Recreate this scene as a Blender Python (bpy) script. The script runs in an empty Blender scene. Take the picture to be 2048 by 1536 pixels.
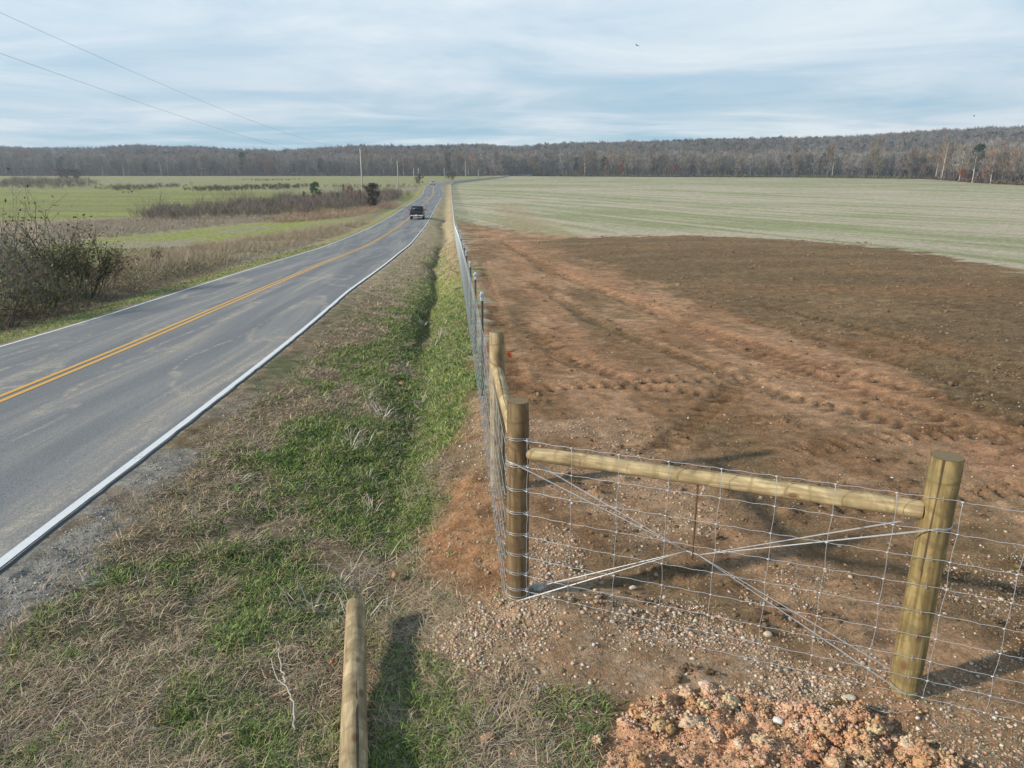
import bpy, math, random
import numpy as np
rng = np.random.default_rng(11)
random.seed(5)
R = math.radians
# ------------------------------------------------------------------ camera, sky, sun, exposure
scene = bpy.context.scene
FPX, HY, CAMH = 1420.0, 334.0, 2.94
TH = math.atan((768 - HY) / FPX); CT, ST = math.cos(TH), math.sin(TH)
cam = bpy.data.cameras.new('camera'); camo = bpy.data.objects.new('camera', cam)
scene.collection.objects.link(camo)
camo.location = (0, 0, CAMH); camo.rotation_euler = (math.pi / 2 - TH, 0, 0)
cam.sensor_width = 36; cam.lens = FPX / 2048 * 36; cam.clip_start = .05; cam.clip_end = 20000
scene.camera = camo
SUN_EL, SUN_AZ = R(26.5), math.atan2(-.95, -.30)
SD = np.array([-.953 * math.cos(SUN_EL), -.302 * math.cos(SUN_EL), math.sin(SUN_EL)])
sun = bpy.data.lights.new('sun', 'SUN'); sun.energy = 4.6; sun.angle = R(2.2); sun.color = (1, .93, .82)
so = bpy.data.objects.new('sun', sun); scene.collection.objects.link(so)
from mathutils import Vector, Matrix
so.rotation_euler = Vector(SD).to_track_quat('Z', 'Y').to_euler()
w = bpy.data.worlds.new('World'); scene.world = w; w.use_nodes = True
nt = w.node_tree; nt.nodes.clear()
def N(nt, t, **k):
    n = nt.nodes.new(t)
    for a, b in k.items(): setattr(n, a, b)
    return n
def math_n(nt, op, a, b=None, c=None, clamp=False):
    n = N(nt, 'ShaderNodeMath', operation=op, use_clamp=clamp)
    for i, v in enumerate((a, b, c)):
        if v is None: continue
        if isinstance(v, (int, float)): n.inputs[i].default_value = v
        else: nt.links.new(v, n.inputs[i])
    return n.outputs[0]
def mixc(nt, f, a, b, blend='MIX'):
    n = N(nt, 'ShaderNodeMix', data_type='RGBA', blend_type=blend)
    for i, v in ((0, f), (6, a), (7, b)):
        if isinstance(v, (int, float)): n.inputs[i].default_value = v
        elif isinstance(v, tuple): n.inputs[i].default_value = (*v, 1)
        else: nt.links.new(v, n.inputs[i])
    return n.outputs[2]
def ramp(nt, f, stops):
    n = N(nt, 'ShaderNodeValToRGB'); e = n.color_ramp.elements
    while len(e) < len(stops): e.new(.5)
    for k, (p, c) in enumerate(stops):
        e[k].position = p; e[k].color = (*c, 1) if isinstance(c, tuple) else (c, c, c, 1)
    nt.links.new(f, n.inputs[0]); return n.outputs[0]
def noise(nt, vec, scale, det=4, rough=.55, dist=0):
    n = N(nt, 'ShaderNodeTexNoise'); n.inputs['Scale'].default_value = scale
    n.inputs['Detail'].default_value = det; n.inputs['Roughness'].default_value = rough
    n.inputs['Distortion'].default_value = dist
    if vec is not None: nt.links.new(vec, n.inputs['Vector'])
    return n.outputs[0]
def mapping(nt, vec, sc, loc=(0, 0, 0), rot=(0, 0, 0)):
    n = N(nt, 'ShaderNodeMapping'); n.inputs['Scale'].default_value = sc
    n.inputs['Location'].default_value = loc; n.inputs['Rotation'].default_value = rot
    nt.links.new(vec, n.inputs['Vector']); return n.outputs[0]
sky = N(nt, 'ShaderNodeTexSky', sky_type='NISHITA'); sky.sun_disc = False
sky.sun_elevation = SUN_EL; sky.sun_rotation = SUN_AZ; sky.air_density = 1.2; sky.dust_density = .8; sky.ozone_density = 2.5
tc = N(nt, 'ShaderNodeTexCoord'); sep = N(nt, 'ShaderNodeSeparateXYZ'); nt.links.new(tc.outputs['Generated'], sep.inputs[0])
zz = math_n(nt, 'MAXIMUM', sep.outputs[2], 0.0)
za = math_n(nt, 'ADD', zz, .045)
cx = math_n(nt, 'DIVIDE', sep.outputs[0], za); cy = math_n(nt, 'DIVIDE', sep.outputs[1], za)
cmb = N(nt, 'ShaderNodeCombineXYZ'); nt.links.new(cx, cmb.inputs[0]); nt.links.new(cy, cmb.inputs[1])
n1 = noise(nt, mapping(nt, cmb.outputs[0], (.13, .16, 1), (3.1, 1.7, 0), (0, 0, .15)), 1.0, 6, .55, .5)
n2 = noise(nt, mapping(nt, cmb.outputs[0], (.46, .50, 1), (0, 9, 0), (0, 0, -.08)), 1.0, 8, .6, .6)
n3 = noise(nt, mapping(nt, cmb.outputs[0], (.07, .09, 1), (8, 2, 0)), 1.0, 3, .5, .3)
cov = math_n(nt, 'ADD', math_n(nt, 'MULTIPLY', n1, .55), math_n(nt, 'MULTIPLY', n2, .45))
cf = ramp(nt, cov, [(.37, .08), (.45, .55), (.53, .88), (.62, 1.0)])
ccol = mixc(nt, ramp(nt, math_n(nt, 'ADD', math_n(nt, 'MULTIPLY', n3, .5), math_n(nt, 'MULTIPLY', n2, .5)), [(.38, 0.0), (.62, 1.0)]), (5.7, 7.0, 8.2), (9.0, 9.6, 9.8))
skyc = mixc(nt, .84, sky.outputs[0], (3.2, 6.0, 7.9))
hi = ramp(nt, sep.outputs[2], [(.24, 1.0), (.55, .2)])
cfac = math_n(nt, 'MULTIPLY', cf, hi)
skyc = mixc(nt, hi, mixc(nt, .6, sky.outputs[0], (1.6, 2.6, 4.0)), skyc)
bg = N(nt, 'ShaderNodeBackground'); bg.inputs[1].default_value = .1
nt.links.new(mixc(nt, cfac, skyc, ccol), bg.inputs[0])
wo = N(nt, 'ShaderNodeOutputWorld'); nt.links.new(bg.outputs[0], wo.inputs[0])
vs = scene.view_settings; vs.view_transform = 'Standard'; vs.look = 'None'; vs.gamma = 1; vs.exposure = 0.12; vs.use_curve_mapping = False
scene.cycles.max_bounces = 6; scene.cycles.diffuse_bounces = 2; scene.cycles.transparent_max_bounces = 4

# ------------------------------------------------------------------ helpers
COL = scene.collection
def tag(o, label=None, cat=None, group=None, kind=None):
    for k, v in (('label', label), ('category', cat), ('group', group), ('kind', kind)):
        if v: o[k] = v
    return o
def mat(name, col=(.5, .5, .5), rough=.7, metal=0, fn=None, spec=.3, attr=False):
    m = bpy.data.materials.new(name); m.use_nodes = True; t = m.node_tree
    b = t.nodes['Principled BSDF']; b.inputs['Base Color'].default_value = (*col, 1)
    b.inputs['Roughness'].default_value = rough; b.inputs['Metallic'].default_value = metal
    b.inputs['Specular IOR Level'].default_value = spec
    if attr:
        a = N(t, 'ShaderNodeAttribute', attribute_name='Col'); t.links.new(a.outputs['Color'], b.inputs['Base Color'])
    if fn: fn(t, b)
    return m
def bump(t, b, h, strength=.5, dist=.02):
    n = N(t, 'ShaderNodeBump'); n.inputs['Strength'].default_value = strength; n.inputs['Distance'].default_value = dist
    t.links.new(h, n.inputs['Height']); t.links.new(n.outputs[0], b.inputs['Normal'])
def objc(t, kind='Object'):
    return N(t, 'ShaderNodeTexCoord').outputs[kind]
def mesh_np(name, V, faces_flat, sizes, material=None, col=None, parent=None, smooth=False, uv=None):
    """V (n,3); faces_flat loop indices; sizes loops per face"""
    me = bpy.data.meshes.new(name); V = np.asarray(V, np.float32)
    me.vertices.add(len(V)); me.vertices.foreach_set('co', V.ravel())
    fl = np.asarray(faces_flat, np.int32); sz = np.asarray(sizes, np.int32)
    me.loops.add(len(fl)); me.loops.foreach_set('vertex_index', fl)
    me.polygons.add(len(sz)); st = np.concatenate([[0], np.cumsum(sz)[:-1]]).astype(np.int32)
    me.polygons.foreach_set('loop_start', st)
    if smooth: me.polygons.foreach_set('use_smooth', np.ones(len(sz), bool))
    me.update(calc_edges=True)
    if col is not None:
        a = me.color_attributes.new('Col', 'FLOAT_COLOR', 'POINT')
        c = np.ones((len(V), 4), np.float32); c[:, :3] = col; a.data.foreach_set('color', c.ravel())
    if uv is not None:
        u = me.uv_layers.new(name='UVMap'); u.data.foreach_set('uv', np.asarray(uv, np.float32)[fl].ravel())
    if material: me.materials.append(material)
    o = bpy.data.objects.new(name, me); COL.objects.link(o)
    if parent: o.parent = parent
    return o
class MB:
    """collects small shapes and links them as one mesh object"""
    def __init__(s): s.V = []; s.F = []; s.S = []; s.C = []; s.n = 0
    def add(s, V, F, col=None):
        V = np.asarray(V, float); s.V.append(V)
        for f in F: s.F.extend([i + s.n for i in f]); s.S.append(len(f))
        s.C.append(np.tile(col if col is not None else (1, 1, 1), (len(V), 1))); s.n += len(V)
    def tube(s, P, r, k=6, col=None, cap=True):
        P = np.asarray(P, float); n = len(P); r = np.broadcast_to(np.asarray(r, float), (n,))
        T = np.gradient(P, axis=0); T /= np.linalg.norm(T, axis=1)[:, None] + 1e-9
        up = np.array([0, 0, 1.]) if abs(T[:, 2]).max() < .9 else np.array([.3, 1., .1])
        A = np.cross(T, up); A /= np.linalg.norm(A, axis=1)[:, None] + 1e-9; B = np.cross(T, A)
        a = np.arange(k) * 2 * np.pi / k
        V = P[:, None] + r[:, None, None] * (np.cos(a)[None, :, None] * A[:, None] + np.sin(a)[None, :, None] * B[:, None])
        F = [(i * k + j, i * k + (j + 1) % k, (i + 1) * k + (j + 1) % k, (i + 1) * k + j) for i in range(n - 1) for j in range(k)]
        if cap: F += [tuple(range(k))[::-1], tuple((n - 1) * k + j for j in range(k))]
        s.add(V.reshape(-1, 3), F, col)
    def box(s, c, d, rz=0, col=None):
        q = np.array([[x, y, z] for x in (-.5, .5) for y in (-.5, .5) for z in (-.5, .5)]) * d
        ca, sa = math.cos(rz), math.sin(rz); q = q @ np.array([[ca, sa, 0], [-sa, ca, 0], [0, 0, 1]])
        s.add(q + np.asarray(c), [(0, 1, 3, 2), (4, 6, 7, 5), (0, 4, 5, 1), (2, 3, 7, 6), (0, 2, 6, 4), (1, 5, 7, 3)], col)
    def build(s, name, m, parent=None, smooth=False, bevel=0):
        o = mesh_np(name, np.concatenate(s.V), s.F, s.S, m, np.concatenate(s.C), parent, smooth)
        if bevel:
            b = o.modifiers.new('bevel', 'BEVEL'); b.width = bevel; b.segments = 2; b.limit_method = 'ANGLE'
        return o
def empty(name, loc=(0, 0, 0), rz=0, label=None, cat=None, group=None):
    o = bpy.data.objects.new(name, None); COL.objects.link(o); o.location = loc; o.rotation_euler = (0, 0, rz)
    o.empty_display_size = .2
    return tag(o, label, cat, group)
def copy_tree(o, parent=None):
    c = o.copy(); COL.objects.link(c)
    if parent: c.parent = parent
    for ch in list(o.children): copy_tree(ch, c)
    return c
# numpy noise
def _h(ix, iy, s):
    n = (ix.astype(np.int64) * 374761393 + iy.astype(np.int64) * 668265263 + s * 974711) & 0x7fffffff
    n = ((n ^ (n >> 13)) * 1274126177) & 0x7fffffff
    return ((n ^ (n >> 16)) & 0xffff) / 65535.
def vn(x, y, s=0):
    x = np.asarray(x, float); y = np.asarray(y, float)
    ix = np.floor(x); iy = np.floor(y); fx = x - ix; fy = y - iy
    fx = fx * fx * (3 - 2 * fx); fy = fy * fy * (3 - 2 * fy)
    return (_h(ix, iy, s) * (1 - fx) + _h(ix + 1, iy, s) * fx) * (1 - fy) + (_h(ix, iy + 1, s) * (1 - fx) + _h(ix + 1, iy + 1, s) * fx) * fy
def fbm(x, y, s=0, o=4, g=.5):
    v = 0; a = 1; t = 0
    for i in range(o): v = v + a * vn(x * 2 ** i + 17.3 * i, y * 2 ** i - 9.1 * i, s + i); t += a; a *= g
    return v / t
def ss(t): t = np.clip(t, 0, 1); return t * t * (3 - 2 * t)
def crv(x, k):
    k = np.asarray(k, float); kx, ky = k[:, 0], k[:, 1]
    x = np.clip(x, kx[0], kx[-1]); m = np.gradient(ky, kx)
    i = np.clip(np.searchsorted(kx, x) - 1, 0, len(kx) - 2); h = kx[i + 1] - kx[i]; t = (x - kx[i]) / h
    return (2*t**3-3*t*t+1)*ky[i]+(t**3-2*t*t+t)*h*m[i]+(-2*t**3+3*t*t)*ky[i+1]+(t**3-t*t)*h*m[i+1]
def lin(x, k):
    k = np.asarray(k, float); return np.interp(x, k[:, 0], k[:, 1])
def mixa(a, b, t):
    t = np.asarray(t)[..., None] if np.ndim(a) != np.ndim(t) or np.shape(a) != np.shape(t) else t
    return np.asarray(a) * (1 - t) + np.asarray(b) * t

# ------------------------------------------------------------------ terrain
RX = [(-30, -10.5), (-6, -7.65), (0, -7.04), (6, -7.15), (12, -7.44), (20, -8.03), (30, -8.75), (45, -10.19), (65, -12.11), (90, -14.12), (120, -16.62),
      (160, -19.96), (230, -25.0), (330, -34.3), (365, -35.6), (400, -32.5), (460, -26), (560, -15), (720, -3)]
RZ = [(-30, 1.2), (0, .18), (8, -.16), (16, -.56), (30, -1.27), (60, -3.10), (100, -4.38), (160, -5.35), (340, -4.75), (720, -4.6)]
RB = [(-30, .03), (0, .035), (20, .088), (60, .02), (150, .014), (300, .0), (720, 0)]
FX = [(-30, 2.9), (0, .39), (4.34, .03), (100, -7.99), (250, -20.55), (330, -27.4), (365, -28.6), (400, -25.5), (460, -19), (560, -8), (720, 4)]
FZ = [(-30, .3), (0, .02), (4, 0), (9, -.03), (16, -.33), (30, -1.05), (60, -2.85), (100, -4.15), (160, -5.1), (340, -4.95), (720, -5)]
DX = [(-30, .6), (0, -.85), (4.75, -1.0), (6.7, -1.2), (10, -1.43), (19.5, -2.35), (46, -4.7), (115, -10.7), (340, -30), (365, -30.8), (400, -27.7), (460, -21.4), (560, -10), (720, 2)]
DD = [(-30, -.1), (2.2, -.1), (3.3, .0), (4.5, .22), (5, .24), (10, .26), (20, .30), (60, .36), (120, .34), (400, .3)]
FLD = [(-30, .2), (0, 0), (8, 0), (16, -.22), (30, -.78), (60, -2.2), (100, -3.7), (160, -4.8), (340, -5), (720, -5)]
LFT = [(-30, -1.2), (0, -1.9), (30, -2.6), (60, -3.7), (100, -4.6), (160, -5.2), (400, -5.2), (720, -5)]
SIL = [(-900, 290), (0, 290), (120, 292), (250, 293), (340, 287), (470, 292), (590, 299), (660, 294), (740, 289), (850, 289), (930, 287), (975, 284), (1020, 291), (1100, 284), (1250, 280), (1400, 274), (1600, 271), (1700, 265), (1800, 259), (1900, 254), (2048, 250), (2900, 236)]
def ridge(u):   # ground height of the ridge line at 1180 m for a bearing u
    px = 1024 + u * FPX * .97
    y = lin(px, SIL); d = (y - 768) / FPX
    k = (-ST - CT * d) / (CT - ST * d)
    return CAMH + 1180 * k - 21
def gully(Y): return .11 * np.sin(Y * .31) + .07 * np.sin(Y * .83 + 1) + .004 * Y * np.sin(Y * .11)
def H(X, Y, detail=False):
    X = np.asarray(X, float); Y = np.asarray(Y, float)
    xc, zc, bk = crv(Y, RX), crv(Y, RZ), lin(Y, RB); o = X - xc
    xf, zf, xd = lin(Y, FX), crv(Y, FZ), lin(Y, DX)
    ze = zc + bk * np.clip(o, -3.55, 3.55)
    zd = np.minimum(zc + bk * 3.3, zf) - lin(Y, DD)
    e = xc + 3.5
    t = np.clip((X - e) / np.maximum(xd - e, .1), 0, 1)
    t2 = np.clip((X - xd) / np.maximum(xf - xd, .1), 0, 1)
    zr = ze + (zd - ze) * (.55 * t + .45 * ss(t))
    zr = np.where(X > xd, zd + (zf - zd) * (.4 * t2 + .6 * ss(t2)), zr)
    zr = zr - .13 * np.exp(-((X - xd - .6 * gully(Y)) / (.34 + .12 * vn(Y * .9, Y * 0 + 2, 5))) ** 2) * ss((Y - 4.6) / 3) * (1 - .6 * ss((Y - 40) / 40)) * (o > 3.6) * (.5 + .9 * vn(Y * .55, Y * 0 + 7, 8))
    g = np.exp(-((X - xd - gully(Y)) / (.16 + .0016 * Y)) ** 2) * .14 * ss((Y - 11) / 8) * (1 - ss((Y - 90) / 40))
    zr = zr - g * (o > 3.6)
    fl = crv(Y, FLD); zr = np.where(X > xf, zf + (fl - zf) * ss((X - xf) / 14), zr)
    dl = -(o + 3.52)
    zl = ze + (crv(Y, LFT) - ze) * ss(dl / 24) - .25 * np.exp(-((dl - 2.2) / 1.2) ** 2)
    z = np.where(o < -3.52, zl, np.where(o > 3.5, zr, ze))
    z = z + .5 * np.exp(-(((X - (-2.0)) / 30) ** 2 + ((Y - 640) / 40) ** 2))
    u = X / np.maximum(Y, 1)
    y0 = np.where(u > .3, 720 - 320 * ss((u - .3) / .5), 720)
    z = z + np.clip(ridge(u) + 5, 0, 200) * ss((Y - y0) / (1180 - y0)) * (Y > 300)
    z = z - .03 * np.exp(-(((X + .70) / .6) ** 2 + ((Y - 2.2) / 1.1) ** 2))
    # clay heap in the lower right corner
    z = z + .12 * np.exp(-(((X - 1.55) / 1.0) ** 2 + ((Y - 2.30) / .52) ** 2) ** 1.4)
    z = z + .10 * np.exp(-(((X - .30) / .55) ** 2 + ((Y - 4.1) / .5) ** 2))
    return z
def project(X, Y, Z):
    z = Z - CAMH; fw = Y * CT - z * ST; dn = -Y * ST - z * CT
    return 1024 + FPX * X / fw, 768 + FPX * dn / fw
def ray(px, py):
    r = (px - 1024) / FPX; d = (py - 768) / FPX
    return np.array([r, CT - ST * d, -ST - CT * d])
def at(px, py):      # the point of the ground seen at a place of the photograph
    v = ray(px, py); t = np.geomspace(1.5, 1500, 3000)
    P = v * t[:, None]; h = H(P[:, 0], P[:, 1]) - CAMH
    k = np.argmax(P[:, 2] < h)
    if k == 0: k = len(t) - 1
    return P[k, 0], P[k, 1]
def wpoly(pts): return np.array([at(*p) for p in pts])
def pmask(X, Y, poly, soft=.3, sc=None):
    """1 inside a world polygon, soft at the rim (soft in metres or relative to distance)"""
    X = np.asarray(X); Y = np.asarray(Y); ins = np.zeros(X.shape, bool); dm = np.full(X.shape, 1e9)
    n = len(poly)
    for i in range(n):
        x1, y1 = poly[i]; x2, y2 = poly[(i + 1) % n]
        c = ((y1 > Y) != (y2 > Y)) & (X < (x2 - x1) * (Y - y1) / (y2 - y1 + 1e-12) + x1); ins ^= c
        dx, dy = x2 - x1, y2 - y1; L = dx * dx + dy * dy + 1e-12
        t = np.clip(((X - x1) * dx + (Y - y1) * dy) / L, 0, 1)
        dm = np.minimum(dm, np.hypot(X - x1 - t * dx, Y - y1 - t * dy))
    sd = np.where(ins, dm, -dm)
    s = soft * (Y / 8 if sc is None else sc)
    return ss(.5 + sd / (2 * s))
PG = {k: wpoly(v) for k, v in dict(
    green=[(655, 720), (760, 640), (838, 560), (868, 500), (948, 520), (962, 700), (975, 780), (930, 850), (905, 900), (865, 1000), (850, 1080), (760, 1110), (640, 1090), (560, 960), (590, 820)],
    greenlow=[(440, 1090), (560, 1080), (690, 1180), (690, 1536), (560, 1536), (350, 1500), (330, 1330), (420, 1230)],
    soil=[(978, 700), (984, 760), (960, 790), (935, 850), (895, 930), (868, 1020), (845, 1120), (900, 1180), (1010, 1230), (1040, 1200), (1015, 900)],
    gravel=[(1040, 1170), (960, 1180), (880, 1230), (850, 1290), (930, 1330), (1100, 1350), (1250, 1420), (1420, 1470), (1640, 1440), (1720, 1390), (1560, 1300), (1400, 1220), (1250, 1170), (1190, 1100), (1110, 1040), (1060, 1060)],
    gravel2=[(1050, 860), (1150, 830), (1280, 850), (1300, 940), (1420, 1010), (1430, 1110), (1280, 1080), (1130, 1000), (1060, 960)],
    gravel3=[(965, 790), (990, 800), (1005, 960), (985, 980), (960, 900), (930, 850)],
    weeds=[(850, 1290), (930, 1300), (1010, 1330), (1110, 1330), (1190, 1360), (1260, 1440), (1200, 1500), (1180, 1600), (690, 1600), (720, 1380), (770, 1250)],
    clay=[(1150, 2050), (1190, 1580), (1230, 1500), (1300, 1440), (1380, 1410), (1480, 1400), (1600, 1425), (1720, 1460), (1800, 1470), (1880, 1510), (1960, 1570), (2150, 2050)],
    tilled=[(1062, 482), (1160, 475), (1500, 474), (1680, 480), (1790, 496), (2048, 545), (2500, 640), (2500, 1000), (2048, 845), (1800, 745), (1650, 690), (1500, 640), (1330, 575), (1200, 530), (1120, 500)],
    brown=[(905, 440), (985, 452), (1075, 470), (1160, 474), (1500, 474), (1790, 496), (2048, 545), (2900, 700), (3600, 1500), (2600, 2600), (1200, 2600), (1020, 1230), (1010, 980), (985, 760), (955, 600), (930, 500)],
    lgreen=[(-200, 372), (0, 378), (100, 385), (215, 383), (420, 382), (600, 385), (560, 412), (400, 425), (290, 432), (235, 436), (120, 442), (0, 446), (-300, 450)],
    ltan=[(-200, 446), (120, 440), (270, 434), (500, 432), (700, 424), (740, 424), (640, 440), (450, 446), (230, 470), (-200, 500)],
    lgreen2=[(60, 500), (200, 478), (320, 462), (500, 446), (640, 440), (730, 432), (700, 446), (560, 466), (400, 486), (240, 500), (60, 525)],
).items()}
def masks(X, Y):
    xc = crv(Y, RX); o = X - xc; xf = lin(Y, FX); xd = lin(Y, DX)
    m = {}
    wx = X + .42 * (fbm(X * 1.3, Y * 1.3, 40) - .5) * np.clip(Y / 5, .6, 30); wy = Y + .8 * (fbm(X * 1.1, Y * .8, 60) - .5) * np.clip(Y / 5, .6, 30)
    for k in PG: m[k] = pmask(wx, wy, PG[k], .1 if k in ('tilled', 'brown', 'clay') else .22)
    m['o'] = o; m['xf'] = xf; m['xd'] = xd
    vg = (o > 3.45) & (X < xf + .05)
    m['verge'] = vg
    n = fbm(X * 1.7, Y * 1.1, 3, 4); n2 = fbm(X * 6, Y * 5, 9, 3)
    G = -.02 + .66 * m['green'] + .36 * m['greenlow'] + .25 * m['weeds']
    G = G + .5 * np.exp(-((X - xd) / (.18 + .01 * Y)) ** 2) * (Y > 5) + .42 * ss((X - xd) / .3) * (Y > 7.5) * (Y < 27)  # fence-side bank greener: green grass there, plus its sunlit look in the colour
    G = G - .35 * (Y > 26) * vg
    G = G * ss((o - 3.8) / 1.0) + (n - .5) * 2.3 + (n2 - .5) * 1.2
    m['G'] = np.clip(G, 0, 1) * vg + (1 - vg) * np.clip(.55 * m['weeds'] + (n - .5) * 1.8, 0, 1)
    m['n'] = n; m['n2'] = n2
    return m
PATH1 = [at(*p) for p in [(985, 462), (1110, 530), (1210, 572), (1330, 620), (1500, 690), (1750, 790), (2048, 925), (2500, 1150)]]; PATH2 = [at(*p) for p in [(1020, 500), (1060, 560), (1110, 640), (1180, 720), (1330, 800)]]
# albedos
C = dict(thatch=(.335, .245, .15), thatch2=(.42, .32, .205), dark=(.085, .062, .04), green=(.155, .20, .06), green2=(.27, .31, .095), clay=(.37, .195, .10), clay2=(.64, .36, .215),
         dirt=(.30, .174, .091), dirt2=(.44, .265, .152), tilled=(.185, .124, .066), tilled2=(.25, .162, .086), stub=(.48, .41, .295), stubg=(.27, .29, .135), lg=(.245, .255, .075), tan=(.33, .275, .195), grav=(.46, .34, .235), grey=(.31, .285, .25))
C = {k: np.array(v) for k, v in C.items()}
def ab(X, Y): return X * .98 + Y * .18, -X * .18 + Y * .98
def pdist(X, Y, pl):
    d = np.full(np.shape(X), 1e9)
    for (x1, y1), (x2, y2) in zip(pl[:-1], pl[1:]):
        dx, dy = x2 - x1, y2 - y1; t = np.clip(((X - x1) * dx + (Y - y1) * dy) / (dx * dx + dy * dy), 0, 1)
        d = np.minimum(d, np.hypot(X - x1 - t * dx, Y - y1 - t * dy))
    return d
def tracks(X, Y):
    """tyre ruts with lug marks across the bare dirt"""
    d = np.zeros_like(X); cmk = np.zeros_like(X)
    T = [([(1040, 640), (1130, 720), (1250, 760), (1420, 760), (1640, 745)], .22), ([(1060, 560), (1180, 640), (1330, 700), (1560, 790), (1800, 850)], .22), ([(1000, 480), (1090, 540), (1250, 600), (1450, 690), (1750, 790), (2048, 900)], .26), ([(1030, 500), (1150, 560), (1350, 640), (1600, 720), (1900, 800), (2300, 930)], .26),
         ([(1480, 640), (1700, 690), (1900, 760), (2200, 870)], .25), ([(1520, 610), (1760, 665), (1980, 730), (2300, 830)], .25), ([(1060, 780), (1180, 770), (1320, 775), (1480, 800)], .2), ([(1330, 900), (1420, 820), (1520, 740)], .2), ([(1650, 1010), (1800, 1000), (2048, 975)], .22), ([(1600, 900), (1800, 870), (2048, 865)], .22), ([(1040, 800), (1010, 700), (985, 600), (965, 520)], .22)]
    for k, (pl, wd) in enumerate(T):
        P = np.array([at(*p) for p in pl]); s0 = 0
        for a, b in zip(P[:-1], P[1:]):
            dv = b - a; L = np.hypot(*dv); tt = ((X - a[0]) * dv[0] + (Y - a[1]) * dv[1]) / L
            pr = ((X - a[0]) * -dv[1] + (Y - a[1]) * dv[0]) / L
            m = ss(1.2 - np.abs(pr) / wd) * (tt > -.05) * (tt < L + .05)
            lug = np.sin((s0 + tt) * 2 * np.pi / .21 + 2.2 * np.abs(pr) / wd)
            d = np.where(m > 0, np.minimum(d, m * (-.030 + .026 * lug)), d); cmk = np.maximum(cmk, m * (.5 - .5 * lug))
            rim = np.exp(-((np.abs(pr) - wd * 1.25) / .07) ** 2) * (tt > 0) * (tt < L)
            d = d + .018 * rim * fbm(X * 5, Y * 5, k)
            s0 += L
    return d, cmk
def detail(X, Y, m):
    near = 1 - ss((Y - 45) / 30)
    d = np.zeros_like(X)
    off = ((m['o'] > 3.56) | (m['o'] < -3.56)).astype(float)
    vg = m['verge']; n = fbm(X * 2.3, Y * 2.3, 21, 5, .6); n2 = fbm(X * 9, Y * 9, 31, 3, .6)
    d += off * near * np.where(vg, .11 * (n - .5) + .03 * (n2 - .5), 0)
    dirt = m['brown'] * (1 - m['tilled'])
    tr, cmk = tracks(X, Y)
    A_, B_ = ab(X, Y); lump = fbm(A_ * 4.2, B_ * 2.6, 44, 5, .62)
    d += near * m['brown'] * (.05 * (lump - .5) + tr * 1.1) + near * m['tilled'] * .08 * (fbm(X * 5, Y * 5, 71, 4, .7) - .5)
    d += near * m['soil'] * .10 * (n - .5) + near * m['clay'] * .16 * (fbm(X * 7, Y * 7, 81, 4, .65) - .45)
    cl = np.clip(fbm(X * 2.4, Y * 4.2, 91, 5, .68) - .66, 0, 1) * dirt * near
    d += cl * .32
    d += np.where(m['o'] < -3.56, .12 * (n - .5) * ss((-m['o'] - 4) / 2) * (1 - ss((Y - 80) / 60)), 0)
    return d, cmk, cl
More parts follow.
